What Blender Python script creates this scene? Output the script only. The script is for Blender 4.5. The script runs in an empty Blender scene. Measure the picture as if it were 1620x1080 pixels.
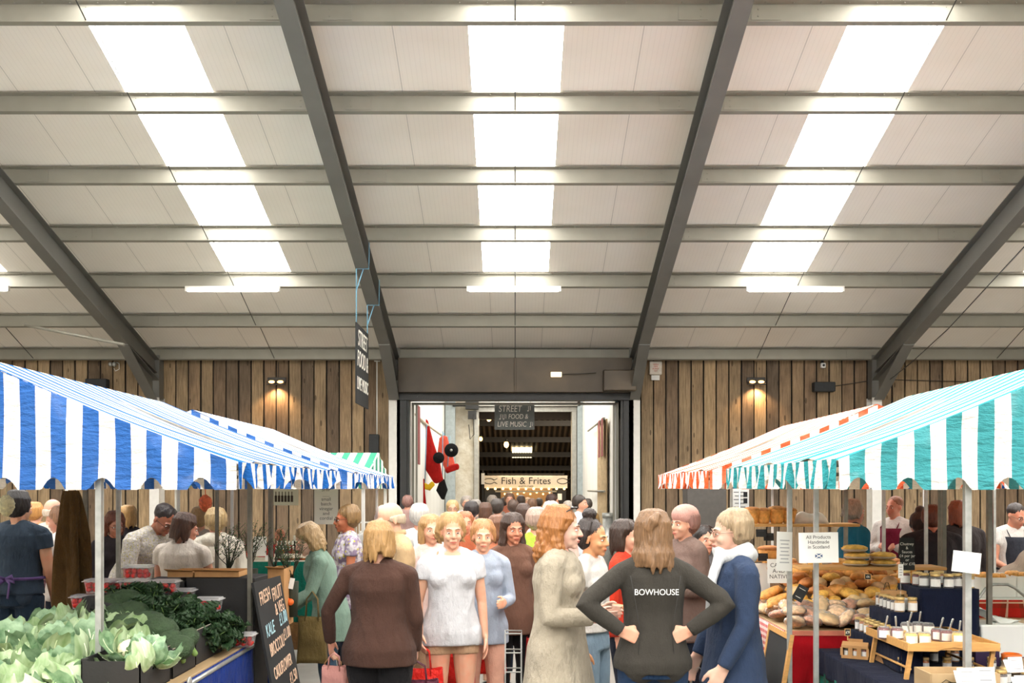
import bpy, math, random
import numpy as np
from math import sin, cos, pi, radians as R, sqrt
from mathutils import Vector as V, Matrix, Euler, noise
random.seed(7)
S = bpy.context.scene
COL = S.collection
# ------------------------------------------------------------------ camera, world, exposure
F = 1575.0                      # focal length in pixels of the 1620 frame
CX, CY, CZ = 815.0, 772.0, 1.82  # principal column, horizon row, eye height
cam = bpy.data.cameras.new('camera'); camo = bpy.data.objects.new('camera', cam); COL.objects.link(camo)
cam.sensor_width = 36; cam.lens = 36 * F / 1620
cam.shift_x = (810 - CX) / 1620; cam.shift_y = (CY - 540) / 1620
cam.clip_end = 200; cam.clip_start = .05
camo.location = (0, 0, CZ); camo.rotation_euler = (R(90), 0, 0)
S.camera = camo
S.view_settings.view_transform = 'Standard'; S.view_settings.look = 'None'
S.view_settings.gamma = 1; S.view_settings.use_curve_mapping = False
S.view_settings.exposure = 0.36
w = bpy.data.worlds.new('daylight'); S.world = w; w.use_nodes = True
bg = w.node_tree.nodes['Background']
bg.inputs[0].default_value = (1.0, .985, .96, 1); bg.inputs[1].default_value = .4
SKY_E = 17.0                    # brightness of the daylit translucent rooflight sheets
S.cycles.max_bounces = 8; S.cycles.diffuse_bounces = 5; S.cycles.transparent_max_bounces = 12
S.cycles.caustics_reflective = False; S.cycles.caustics_refractive = False
S.cycles.sample_clamp_indirect = 6

def P(px, py, D):               # pixel + distance -> point in the hall
    return V(((px - CX) * D / F, D, CZ + (CY - py) * D / F))
def XP(px, D): return (px - CX) * D / F
def ZP(py, D): return CZ + (CY - py) * D / F
# ------------------------------------------------------------------ materials
MATS = {}
class NT:
    def __init__(s, name):
        s.m = bpy.data.materials.new(name); s.m.use_nodes = True
        s.t = s.m.node_tree; s.n = s.t.nodes; s.l = s.t.links
        s.b = s.n['Principled BSDF']
    def add(s, ty, **kw):
        o = s.n.new(ty)
        for k, v in kw.items():
            if k.startswith('i_'):
                k = k[2:]; k = int(k) if k.isdigit() else k.replace('_', ' ')
                o.inputs[k].default_value = v
            else: setattr(o, k, v)
        return o
    def link(s, a, b): s.l.new(a, b)
    def math(s, op, a, b=None, c=None):
        o = s.n.new('ShaderNodeMath'); o.operation = op
        for i, x in enumerate((a, b, c)):
            if x is None: continue
            if isinstance(x, (int, float)): o.inputs[i].default_value = x
            else: s.link(x, o.inputs[i])
        return o.outputs[0]
    def xyz(s, kind='Object'):
        c = s.add('ShaderNodeTexCoord'); q = s.add('ShaderNodeSeparateXYZ'); s.link(c.outputs[kind], q.inputs[0])
        return c.outputs[kind], q.outputs
    def mix(s, f, a, b):
        o = s.n.new('ShaderNodeMix'); o.data_type = 'RGBA'
        for sock, x in ((o.inputs[0], f), (o.inputs[6], a), (o.inputs[7], b)):
            if isinstance(x, (int, float)): sock.default_value = x
            elif isinstance(x, tuple): sock.default_value = (*x[:3], 1)
            else: s.link(x, sock)
        return o.outputs[2]
    def noise(s, scale, vec=None, detail=3, rough=.5, sc=None):
        o = s.add('ShaderNodeTexNoise', i_Scale=scale, i_Detail=detail, i_Roughness=rough)
        if vec is not None:
            if sc:
                m = s.add('ShaderNodeMapping'); m.inputs['Scale'].default_value = sc; s.link(vec, m.inputs[0]); vec = m.outputs[0]
            s.link(vec, o.inputs['Vector'])
        return o.outputs['Fac']
    def ramp(s, f, lo, hi):
        o = s.n.new('ShaderNodeMapRange'); o.inputs[1].default_value = lo; o.inputs[2].default_value = hi
        s.link(f, o.inputs[0]); return o.outputs[0]
    def bump(s, h, strength=.3, dist=.01):
        o = s.add('ShaderNodeBump', i_Strength=strength, i_Distance=dist); s.link(h, o.inputs['Height']); s.link(o.outputs[0], s.b.inputs['Normal'])
    def col(s, x):
        if isinstance(x, tuple): s.b.inputs['Base Color'].default_value = (*x, 1)
        else: s.link(x, s.b.inputs['Base Color'])
def lin(c):                      # sRGB 0-255 -> linear
    return tuple((x / 255 / 12.92) if x / 255 <= .04045 else ((x / 255 + .055) / 1.055) ** 2.4 for x in c)
def mat(name, rgb, rough=.6, metal=0, var=.12, scale=12, bump=0, bscale=60, emit=0, spec=.5, sub=0, alpha=None, trans=0, sc=None, kind='Object'):
    if name in MATS: return MATS[name]
    t = NT(name); c = lin(rgb)
    v, _ = t.xyz(kind)
    if var:
        n = t.noise(scale, v, sc=sc)
        t.col(t.mix(t.ramp(n, .3, .7), tuple(x * (1 - var) for x in c), tuple(min(1, x * (1 + var)) for x in c)))
    else: t.col(c)
    t.b.inputs['Roughness'].default_value = rough; t.b.inputs['Metallic'].default_value = metal
    t.b.inputs['Specular IOR Level'].default_value = spec
    if bump: t.bump(t.noise(bscale, v, sc=sc), bump, .01)
    if emit: t.b.inputs['Emission Color'].default_value = (*c, 1); t.b.inputs['Emission Strength'].default_value = emit
    if sub: t.b.inputs['Subsurface Weight'].default_value = sub; t.b.inputs['Subsurface Radius'].default_value = (.02, .008, .004)
    if trans: t.b.inputs['Transmission Weight'].default_value = trans
    if alpha is not None: t.b.inputs['Alpha'].default_value = alpha
    MATS[name] = t.m; return t.m
def emis(name, rgb, e):
    if name in MATS: return MATS[name]
    t = NT(name); t.col((0, 0, 0)); t.b.inputs['Emission Color'].default_value = (*lin(rgb), 1); t.b.inputs['Emission Strength'].default_value = e
    MATS[name] = t.m; return t.m
def cloth(name, rgb, weave=350, rough=.85, fold=.5, var=.1, rgb2=None, pat=None, ps=20):
    if name in MATS: return MATS[name]
    t = NT(name); v, q = t.xyz(); c = lin(rgb); base = c
    if pat == 'plaid':
        a = t.math('GREATER_THAN', t.math('FRACT', t.math('MULTIPLY', q[0], ps)), .5)
        b = t.math('GREATER_THAN', t.math('FRACT', t.math('MULTIPLY', q[2], ps)), .5)
        base = t.mix(t.math('MULTIPLY', t.math('ADD', a, b), .5), c, lin(rgb2))
    elif pat == 'floral':
        vo = t.add('ShaderNodeTexVoronoi', i_Scale=float(ps)); t.link(v, vo.inputs['Vector'])
        base = t.mix(t.ramp(t.noise(ps * .8, v, 4), .45, .55), c, lin(rgb2))
        base = t.mix(t.math('LESS_THAN', vo.outputs['Distance'], .25), base, lin((190, 180, 60)))
    elif pat == 'check':
        fx = t.math('GREATER_THAN', t.math('FRACT', t.math('MULTIPLY', t.math('ADD', q[0], q[1]), ps)), .5)
        fz = t.math('GREATER_THAN', t.math('FRACT', t.math('MULTIPLY', q[2], ps)), .5)
        base = t.mix(t.math('MULTIPLY', t.math('ADD', fx, fz), .5), c, lin(rgb2))
    elif pat == 'tartan':
        fx = t.math('FRACT', t.math('MULTIPLY', t.math('ADD', q[0], q[1]), ps)); fz = t.math('FRACT', t.math('MULTIPLY', q[2], ps))
        a = t.math('GREATER_THAN', fx, .7); b = t.math('GREATER_THAN', fz, .7)
        base = t.mix(t.math('MULTIPLY', t.math('ADD', a, b), .4), c, lin(rgb2))
        l1 = t.math('LESS_THAN', fx, .1); l2 = t.math('LESS_THAN', fz, .1)
        base = t.mix(t.math('MULTIPLY', t.math('MAXIMUM', l1, l2), .7), base, lin((240, 220, 190)))
    n = t.noise(9, v, 4)
    dark = t.mix(1.0, base, (1 - var * 2,) * 3); dark.node.blend_type = 'MULTIPLY'
    t.col(t.mix(t.ramp(n, .3, .7), dark, base))
    h = t.math('ADD', t.math('MULTIPLY', t.noise(11, v, 5, .6, sc=(1, 1, .5)), fold * 1.3), t.math('MULTIPLY', t.noise(weave, v, 1), .06))
    t.bump(h, 1.0, .05)
    t.b.inputs['Roughness'].default_value = rough; t.b.inputs['Specular IOR Level'].default_value = .12
    t.b.inputs['Sheen Weight'].default_value = .04
    MATS[name] = t.m; return t.m
def stripe(name, rgb, axis, width, off=0, white=(238, 236, 231)):
    t = NT(name); v, q = t.xyz()
    f = t.math('FRACT', t.math('DIVIDE', t.math('ADD', q[axis], off + 50 * width), 2 * width))
    k = t.math('LESS_THAN', f, .5)
    c = t.mix(t.ramp(t.noise(2.5, v, 3), .3, .7), tuple(x * .82 for x in lin(rgb)), lin(rgb))
    t.col(t.mix(k, lin(white), c))
    n1 = t.noise(3.5, v, 5, .65, sc=(1, 1, 2.2)); n2 = t.noise(11, v, 5, .6, sc=(1, 1, 3))
    t.bump(t.math('ADD', n1, t.math('MULTIPLY', n2, .5)), .9, .05)
    t.b.inputs['Roughness'].default_value = .55 if name.endswith('gable') else .9
    t.b.inputs['Specular IOR Level'].default_value = .15 if name.endswith('gable') else 0.0; t.b.inputs['Coat Weight'].default_value = .7 if name.endswith('gable') else 0; t.b.inputs['Coat Roughness'].default_value = .2
    tr = t.add('ShaderNodeBsdfTranslucent'); mx = t.add('ShaderNodeMixShader', i_0=.12)
    c2 = t.mix(k, lin((250, 225, 185)), tuple(x * .9 for x in lin(rgb)))
    t.link(c2, tr.inputs[0]); t.link(t.b.outputs[0], mx.inputs[1]); t.link(tr.outputs[0], mx.inputs[2])
    t.link(mx.outputs[0], t.n['Material Output'].inputs[0])
    return t.m
def clear(name, tint=(1, 1, 1), a=.25, rough=.08):
    if name in MATS: return MATS[name]
    t = NT(name); t.col(tint); t.b.inputs['Roughness'].default_value = rough
    tr = t.add('ShaderNodeBsdfTransparent'); tr.inputs[0].default_value = (*tint, 1)
    fr = t.add('ShaderNodeFresnel', i_IOR=1.45)
    f = t.math('MINIMUM', t.math('ADD', fr.outputs[0], a), 1.0)
    mx = t.add('ShaderNodeMixShader'); t.link(f, mx.inputs[0])
    t.link(tr.outputs[0], mx.inputs[1]); t.link(t.b.outputs[0], mx.inputs[2]); t.link(mx.outputs[0], t.n['Material Output'].inputs[0])
    MATS[name] = t.m; return t.m
# ------------------------------------------------------------------ mesh building
def frame(d, up=None):
    d = d.normalized(); u = up if up is not None else (V((0, 0, 1)) if abs(d.z) < .9 else V((0, 1, 0)))
    s = d.cross(u)
    if s.length < 1e-5: s = d.cross(V((1, 0, 0)))
    s.normalize(); return s, s.cross(d).normalized()
class MB:
    def __init__(s): s.v = []; s.f = []; s.mi = []; s.sm = []
    def addf(s, f, mi=0, sm=True): s.f.append(f); s.mi.append(mi); s.sm.append(sm)
    def box(s, c, d, rot=None, mi=0, taper=1):
        b = len(s.v); c = V(c)
        for k in range(8):
            p = V(((1 if k & 1 else -1) * d[0] / 2, (1 if k & 2 else -1) * d[1] / 2, (1 if k & 4 else -1) * d[2] / 2))
            if taper != 1 and not k & 4: p.x *= taper; p.y *= taper
            if rot is not None: p = rot @ p
            s.v.append(c + p)
        for f in ((0, 2, 3, 1), (4, 5, 7, 6), (0, 1, 5, 4), (2, 6, 7, 3), (0, 4, 6, 2), (1, 3, 7, 5)):
            s.addf([b + i for i in f], mi, False)
        return s
    def quad(s, *ps, mi=0):
        b = len(s.v); s.v += [V(p) for p in ps]; s.addf(list(range(b, b + len(ps))), mi, False); return s
    def prism(s, pts, a, b_, axis=1, mi=0):   # 2D polygon extruded along an axis from a to b
        n = len(pts); b = len(s.v)
        for t in (a, b_):
            for p in pts:
                q = [p[0], p[1]]; q.insert(axis, t); s.v.append(V(q))
        s.addf([b + i for i in range(n)][::-1], mi, False); s.addf([b + n + i for i in range(n)], mi, False)
        for i in range(n): s.addf([b + i, b + (i + 1) % n, b + n + (i + 1) % n, b + n + i], mi, False)
        return s
    def tube(s, pts, r, n=8, mi=0, up=None, caps=True, round_=False, sm=True):
        pts = [V(p) for p in pts]; k = len(pts)
        rr = [(x if isinstance(x, tuple) else (x, x)) for x in (r if isinstance(r, list) else [r] * k)]
        rings = []
        for i in range(k):
            d = pts[min(i + 1, k - 1)] - pts[max(i - 1, 0)]
            if d.length < 1e-9: d = V((0, 0, 1))
            rings.append((pts[i], d.normalized(), rr[i]))
        if round_:
            (p, d, q) = rings[0]; m = sum(q) / 2
            pre = [(p - d * m * sin(a), d, (q[0] * cos(a), q[1] * cos(a))) for a in (R(75), R(45), R(20))]
            (p, d, q) = rings[-1]; m = sum(q) / 2
            post = [(p + d * m * sin(a), d, (q[0] * cos(a), q[1] * cos(a))) for a in (R(20), R(45), R(75))]
            rings = pre + rings + post
        b = len(s.v); su = None
        for (p, d, q) in rings:
            if up is not None: a, c = frame(d, up)
            elif su is None: a, c = frame(d)
            else:
                a = su - d * su.dot(d); a = a.normalized() if a.length > 1e-6 else frame(d)[0]; c = a.cross(d).normalized()
            su = a
            for j in range(n):
                t = 2 * pi * j / n; s.v.append(p + a * cos(t) * q[0] + c * sin(t) * q[1])
        m = len(rings)
        for i in range(m - 1):
            for j in range(n): s.addf([b + i * n + j, b + i * n + (j + 1) % n, b + (i + 1) * n + (j + 1) % n, b + (i + 1) * n + j], mi, sm)
        if caps:
            s.addf([b + j for j in range(n)][::-1], mi, False); s.addf([b + (m - 1) * n + j for j in range(n)], mi, False)
        return s
    def lathe(s, prof, n=14, c=(0, 0, 0), mi=0, sm=True):
        b = len(s.v); c = V(c)
        for (r, z) in prof:
            for j in range(n): s.v.append(c + V((r * cos(2 * pi * j / n), r * sin(2 * pi * j / n), z)))
        for i in range(len(prof) - 1):
            for j in range(n): s.addf([b + i * n + j, b + i * n + (j + 1) % n, b + (i + 1) * n + (j + 1) % n, b + (i + 1) * n + j], mi, sm)
        s.addf([b + j for j in range(n)][::-1], mi, False); s.addf([b + (len(prof) - 1) * n + j for j in range(n)], mi, False)
        return s
    def ell(s, c, r, n=14, m=9, rot=None, mi=0, fn=None):
        b = len(s.v); c = V(c)
        for i in range(1, m):
            a = pi * i / m
            for j in range(n):
                t = 2 * pi * j / n; u = V((sin(a) * cos(t), sin(a) * sin(t), -cos(a)))
                k = fn(u) if fn else 1
                p = V((u.x * r[0] * k, u.y * r[1] * k, u.z * r[2] * k)); s.v.append(c + (rot @ p if rot is not None else p))
        for z, i0 in ((-1, 0), (1, m - 2)):
            k = fn(V((0, 0, z))) if fn else 1
            p = V((0, 0, z * r[2] * k)); s.v.append(c + (rot @ p if rot is not None else p))
        for i in range(m - 2):
            for j in range(n): s.addf([b + i * n + j, b + i * n + (j + 1) % n, b + (i + 1) * n + (j + 1) % n, b + (i + 1) * n + j], mi, True)
        lo = b + (m - 1) * n; hi = lo + 1
        for j in range(n):
            s.addf([b + (j + 1) % n, b + j, lo], mi, True); s.addf([b + (m - 2) * n + j, b + (m - 2) * n + (j + 1) % n, hi], mi, True)
        return s
    def grid(s, fn, nu, nv, mi=0, sm=True):
        b = len(s.v)
        for i in range(nu + 1):
            for j in range(nv + 1): s.v.append(V(fn(i / nu, j / nv)))
        for i in range(nu):
            for j in range(nv):
                a = b + i * (nv + 1) + j; s.addf([a, a + nv + 1, a + nv + 2, a + 1], mi, sm)
        return s
    def mesh(s, name, mats):
        me = bpy.data.meshes.new(name); me.from_pydata([tuple(p) for p in s.v], [], s.f)
        for m in (mats if isinstance(mats, (list, tuple)) else [mats]): me.materials.append(m)
        me.polygons.foreach_set('material_index', s.mi); me.polygons.foreach_set('use_smooth', s.sm); me.update()
        return me
    def build(s, name, mats, parent=None, loc=None, solid=0, bevel=0, sub=0, rotz=0):
        o = bpy.data.objects.new(name, s.mesh(name, mats)); COL.objects.link(o)
        if parent: o.parent = parent
        if loc is not None: o.location = loc
        if rotz: o.rotation_euler.z = rotz
        if solid: m = o.modifiers.new('thickness', 'SOLIDIFY'); m.thickness = solid
        if bevel: m = o.modifiers.new('bevel', 'BEVEL'); m.width = bevel; m.segments = 2; m.limit_method = 'ANGLE'
        if sub: m = o.modifiers.new('sub', 'SUBSURF'); m.levels = m.render_levels = sub
        return o
def link(name, me, parent=None, loc=(0, 0, 0)):
    o = bpy.data.objects.new(name, me); COL.objects.link(o); o.location = loc
    if parent: o.parent = parent
    return o
def tag(o, label=None, cat=None, group=None, kind=None):
    if label: o['label'] = label
    if cat: o['category'] = cat
    if group: o['group'] = group
    if kind: o['kind'] = kind
    return o
def empty(name, loc=(0, 0, 0), rz=0, **k):
    o = bpy.data.objects.new(name, None); COL.objects.link(o); o.location = loc; o.rotation_euler.z = rz; o.empty_display_size = .1
    return tag(o, **k)
def dup(o, loc=None, rz=None, label=None, group=None, scale=None, rot=None):
    def cp(a, par):
        c = a.copy(); COL.objects.link(c)
        if par: c.parent = par
        for ch in list(a.children): cp(ch, c)
        return c
    c = cp(o, None)
    if loc is not None: c.location = loc
    if rz is not None: c.rotation_euler.z = rz
    if rot is not None: c.rotation_euler = rot
    if scale is not None: c.scale = (scale,) * 3
    if label: c['label'] = label
    if group: c['group'] = group
    return c
def scratch_eval(me, mods):
    o = bpy.data.objects.new('scratch', me); COL.objects.link(o)
    for ty, kw in mods:
        m = o.modifiers.new(ty, ty)
        for k, v in kw.items(): setattr(m, k, v)
    dg = bpy.context.evaluated_depsgraph_get(); ev = o.evaluated_get(dg)
    r = bpy.data.meshes.new_from_object(ev, depsgraph=dg)
    bpy.data.objects.remove(o); return r
def text(name, body, loc, rot, size, m, parent=None, ext=.001, align='CENTER', shear=0, sp=1):
    c = bpy.data.curves.new(name, 'FONT'); c.body = body; c.size = size; c.extrude = ext; c.align_x = align; c.align_y = 'CENTER'; c.shear = shear; c.space_line = sp
    o = bpy.data.objects.new(name, c); COL.objects.link(o); dg = bpy.context.evaluated_depsgraph_get()
    me = bpy.data.meshes.new_from_object(o.evaluated_get(dg)); bpy.data.objects.remove(o)
    me.materials.clear(); me.materials.append(m)
    o = bpy.data.objects.new(name, me); COL.objects.link(o); o.location = loc; o.rotation_euler = rot
    if parent: o.parent = parent
    return o
# ================================================================== THE HALL
Y0 = 20.45; Z0 = 4.47; SL = .3035; YR = 2.0   # eaves purlin distance and height, roof slope, ridge
def roofz(y): return Z0 + SL * (Y0 - y) if y >= YR else Z0 + SL * (Y0 - YR) - SL * (YR - y)
steel = mat('galvanised purlin steel', (138, 135, 124), .5, .3, .06, 3)
grey = mat('grey painted steel', (104, 103, 98), .5, .1, .08, 2)
black = mat('black steel', (30, 30, 29), .5, 0, .1)
tb = NT('concrete floor'); v, q = tb.xyz(); n = tb.noise(1.2, v, 6, .6); tb.col(tb.mix(tb.ramp(n, .3, .7), lin((112, 108, 102)), lin((144, 140, 133)))); tb.b.inputs['Roughness'].default_value = .5; tb.bump(tb.noise(30, v, 4), .1, .01)
tag(MB().box((0, 15, -.05), (34, 66, .1)).build('floor', tb.m), kind='structure')
# boards: one colour per board from its position
tw = NT('reclaimed boards'); v, q = tw.xyz()
idx = tw.math('FLOOR', tw.math('DIVIDE', q[0], .262))
wn = tw.add('ShaderNodeTexWhiteNoise', noise_dimensions='1D'); tw.link(idx, wn.inputs['W'])
cr = tw.add('ShaderNodeValToRGB'); tw.link(wn.outputs['Value'], cr.inputs[0])
e = cr.color_ramp.elements; e[0].color = (*lin((106, 92, 77)), 1); e[1].color = (*lin((186, 161, 126)), 1); e[1].position = 1
for pos, c in ((.25, (138, 116, 93)), (.5, (165, 143, 113)), (.75, (146, 128, 103))): k = e.new(pos); k.color = (*lin(c), 1)
off = tw.math('MULTIPLY', wn.outputs['Value'], 37.)
cb = tw.add('ShaderNodeCombineXYZ'); tw.link(q[0], cb.inputs[0]); tw.link(off, cb.inputs[1]); tw.link(q[2], cb.inputs[2])
g = tw.noise(22, cb.outputs[0], 6, .65, sc=(2.2, 1, .12)); st = tw.noise(3, cb.outputs[0], 5, .6, sc=(1, 1, .5))
kn = tw.add('ShaderNodeTexVoronoi', i_Scale=2.6); m_ = tw.add('ShaderNodeMapping'); m_.inputs['Scale'].default_value = (2.4, 1, .8); tw.link(cb.outputs[0], m_.inputs[0]); tw.link(m_.outputs[0], kn.inputs['Vector'])
c1 = tw.mix(tw.ramp(g, .3, .7), (.55, .53, .5), (1.25, 1.22, 1.2)); mm = tw.mix(1.0, cr.outputs[0], c1); mm.node.blend_type = 'MULTIPLY'
c2 = tw.mix(tw.ramp(st, .25, .62), (.62, .6, .58), (1.08, 1.06, 1.02)); m3 = tw.mix(1.0, mm, c2); m3.node.blend_type = 'MULTIPLY'
m4 = tw.mix(tw.math('MULTIPLY', tw.math('LESS_THAN', kn.outputs['Distance'], .13), .6), m3, lin((45, 34, 26)))
tw.col(m4); tw.b.inputs['Roughness'].default_value = .8; tw.bump(g, .4, .01)
dark = mat('dark gap behind boards', (26, 22, 19), .9)
wb = MB(); XW = 13.0; YW = 20.75
def boards(x0, x1):
    i0 = math.ceil(x0 / .262 - .02); i = i0
    while (i + 1) * .262 <= x1 + .01:
        a = i * .262 + .012 + random.uniform(0, .006); b = (i + 1) * .262 - .012 - random.uniform(0, .01)
        yy = YW + random.uniform(-.008, .008); wb.box(((a + b) / 2, yy + .015, 2.25), (b - a, .03, 4.5 + random.uniform(-.01, .0))); i += 1
boards(-XW, -2.45); boards(2.45, XW)
for a, b in ((-XW, -2.45), (2.45, XW)): wb.box(((a + b) / 2, YW + .07, 2.3), (b - a, .06, 4.6), mi=1)
wb.box((0, YW + .07, 4.2), (4.9, .06, 1.1), mi=1)
tag(wb.build('wall_back', [tw.m, dark]), kind='structure')
side = mat('pale cladding', (188, 184, 174), .7)
for sx, nm in ((-1, 'wall_left'), (1, 'wall_right')):
    b = MB()
    b.prism([(-16.5, 0), (20.9, 0), (20.9, roofz(20.9) + .2), (YR, roofz(YR) + .2), (-16.5, roofz(-16.5) + .2)], sx * 13.0, sx * 13.1, axis=0); tag(b.build(nm, side), kind='structure')
# roof liner: panels between the rooflights, 1 m sheets with fine ribs
tr_ = NT('white liner panel'); v, q = tr_.xyz()
fx = tr_.math('FRACT', tr_.math('MULTIPLY', q[0], 16.)); rib = tr_.math('LESS_THAN', fx, .1)
fs = tr_.math('FRACT', tr_.math('ADD', q[0], .47)); seam = tr_.math('LESS_THAN', fs, .012)
bc = tr_.mix(tr_.ramp(tr_.noise(.7, v, 3), .3, .7), lin((238, 232, 222)), lin((248, 243, 235)))
bc = tr_.mix(tr_.math('MULTIPLY', rib, .10), bc, lin((150, 146, 140))); tr_.col(tr_.mix(tr_.math('MULTIPLY', seam, .5), bc, lin((150, 146, 140))))
tr_.b.inputs['Roughness'].default_value = .55; tr_.bump(rib, -.3, .004)
RLX = [(-10.05, -8.9), (-5.07, -3.93), (-.56, .58), (3.95, 5.1), (8.9, 10.05)]
ct = MB(); TH = .23
def slab(x0, x1, y0, y1): # roof panel following the slope
    for (a, b) in ((y0, y1),):
        za, zb = roofz(a) + TH, roofz(b) + TH; bb = len(ct.v)
        ct.v += [V((x0, a, za)), V((x1, a, za)), V((x1, b, zb)), V((x0, b, zb)), V((x0, a, za + .1)), V((x1, a, za + .1)), V((x1, b, zb + .1)), V((x0, b, zb + .1))]
        for f in ((0, 1, 2, 3), (4, 7, 6, 5), (0, 4, 5, 1), (1, 5, 6, 2), (2, 6, 7, 3), (3, 7, 4, 0)): ct.addf([bb + i for i in f], 0, False)
PY = [Y0 * k for k in (1, .929, .856, .784, .710, .635, .561, .488, .415, .342, .269, .196, .123)]
Ya, Yb = PY[2] - .06, 2.4     # rooflights stop at the third purlin from the eaves
xs = [-13.1] + [x for p in RLX for x in p] + [13.1]
for i in range(0, len(xs), 2): slab(xs[i], xs[i + 1], YR, 21.0); slab(xs[i], xs[i + 1], -16.5, YR)
for x0, x1 in RLX: slab(x0, x1, Ya, 21.0); slab(x0, x1, YR, Yb); slab(x0, x1, -16.5, -12.5); slab(x0, x1, 1.6, YR)
tag(ct.build('ceiling', tr_.m), kind='structure')
rl = emis('daylit translucent sheet', (255, 252, 246), SKY_E)
k = 0
for x0, x1 in RLX:
    for ya, yb in ((Yb, Ya), (-12.5, 1.6)):
        k += 1; b = MB(); z = lambda y: roofz(y) + TH + .02
        n = 8
        b.prism([(ya, z(ya)), (yb, z(yb)), (yb, z(yb) + .03), (ya, z(ya) + .03)], x0 - .01, x1 + .01, axis=0)
        tag(b.build('window_%d' % k, rl), kind='structure')
# steel purlins (zed sections), cleats and bolts in the mesh
ang = math.atan(SL); n_ = 0
for y in PY:
    z = roofz(y); n_ += 1; b = MB()
    # profile in (y,z): face towards the camera, lower flange, lips
    b.prism([(y, z), (y, z + .2), (y - .06, z + .22), (y - .06, z + .226), (y + .006, z + .206), (y + .006, z + .006), (y + .065, z - .012), (y + .065, z - .018)], -13, 13, axis=0)
    for xp in (-7.4, -2.47, 2.47, 7.4):
        for sg in (-1, 1):
            b.box((xp + sg * .42, y - .006, z + .1), (.34, .008, .17))
            for dz in (.06, .14): b.tube([(xp + sg * .33, y - .02, z + dz), (xp + sg * .33, y, z + dz)], .011, 6)
    for xi in range(-40, 41): b.tube([(xi * .32, y - .03, z + .195), (xi * .32, y - .03, z + .21)], .008, 5)
    tag(b.build('roof_beam', steel), 'galvanised purlin spanning the roof, number %s row up from the plank wall' % ['lowest', 'second', 'third', 'fourth', 'fifth', 'sixth', 'seventh', 'eighth', 'ninth', 'tenth', 'eleventh', 'twelfth', 'thirteenth'][n_ - 1], kind='structure')
for x in (-9.9, -4.95, 0, 4.97, 9.9):
    b = MB()
    for i in range(7):
        ya, yb = PY[i], PY[i + 1]; b.tube([(x, ya, roofz(ya) + .02), (x, yb, roofz(yb) + .17)], .0075, 6)
    tag(b.build('trim_1' if x == 0 else 'trim_%d' % (int(abs(x)) + (10 if x > 0 else 0)), black), kind='structure')
# portal frames: post, rafter, haunch
white = mat('white painted post', (222, 220, 214), .6, 0, .04)
def ibeam(b, p, q, h, wd, up, h2=None, mi=0):
    p, q = V(p), V(q); d = (q - p).normalized(); s = V((1, 0, 0)); h2 = h2 or h
    for a, c in ((0, h), ):
        # soffit flange, web, top flange
        for o0, o1, ww, tt in ((0, 0, wd, .014), (h, h2, wd, .014)):
            c0, c1 = p + up * o0, q + up * o1; bb = len(b.v)
            for e_, c_ in ((0, c0), (1, c1)):
                for sx, su in ((-1, 0), (1, 0), (1, 1), (-1, 1)): b.v.append(c_ + s * sx * ww / 2 + up * su * tt)
            for f in ((0, 3, 2, 1), (4, 5, 6, 7), (0, 1, 5, 4), (1, 2, 6, 5), (2, 3, 7, 6), (3, 0, 4, 7)): b.addf([bb + i for i in f], mi, False)
        bb = len(b.v)
        for c_, hh in ((p, h), (q, h2)):
            for sx, su in ((-1, .01), (1, .01), (1, hh), (-1, hh)): b.v.append(c_ + s * sx * .006 + up * su)
        for f in ((0, 3, 2, 1), (4, 5, 6, 7), (0, 1, 5, 4), (1, 2, 6, 5), (2, 3, 7, 6), (3, 0, 4, 7)): b.addf([bb + i for i in f], mi, False)
RD = .45
for x, nm in ((-12.3, 'far left'), (-7.4, 'left outer'), (-2.47, 'left of the doorway'), (2.44, 'right of the doorway'), (7.42, 'right outer'), (12.3, 'far right')):
    fr = empty('portal_frame_column', (x, 0, 0)); tag(fr, 'grey steel portal frame with slanting rafter, %s' % nm, None, 'steel portal frames', 'structure')
    b = MB(); ibeam(b, (0, 20.5, roofz(20.5) - RD), (0, YR, roofz(YR) - RD), RD - .03, .21, V((0, 0, 1)))
    ibeam(b, (0, YR, roofz(YR) - RD), (0, -16, roofz(-16) - RD), RD - .03, .21, V((0, 0, 1)))
    b.build('rafter', grey, fr)
    b = MB(); ibeam(b, (0, 20.3, 3.62), (0, 18.77, roofz(18.77) - RD), .55, .21, V((0, 0, 1)), .02)
    b.box((0, 18.77, roofz(18.77) - RD), (.21, .02, .03))
    b.build('haunch', grey, fr)
    if abs(x) < 3: b = MB(); b.box((0, 20.5, 1.84), (.23, .3, 3.68)); b.build('post', white, fr); b = MB(); b.box((0, 20.53, 4.2), (.2, .25, 1.0)); b.build('post_head', grey, fr)
    else: b = MB(); b.box((0, 20.42, 1.84), (.2, .02, 3.68)); b.box((0, 20.58, 1.84), (.012, .3, 3.68)); b.box((0, 20.73, 1.84), (.2, .02, 3.68)); b.build('post', white, fr); b = MB(); b.box((0, 20.55, 4.1), (.2, .26, .9)); b.build('post_head', grey, fr)
b = MB(); b.tube([P(40, 514, 18.2), P(120, 530, 17.9), P(196, 545, 17.6)], (.04, .006) and .03, 6); b.build('wind_brace_rod', steel); tag(bpy.data.objects['wind_brace_rod'], 'thin flat grey steel bracing strut under the roof at far left', 'brace')
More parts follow.
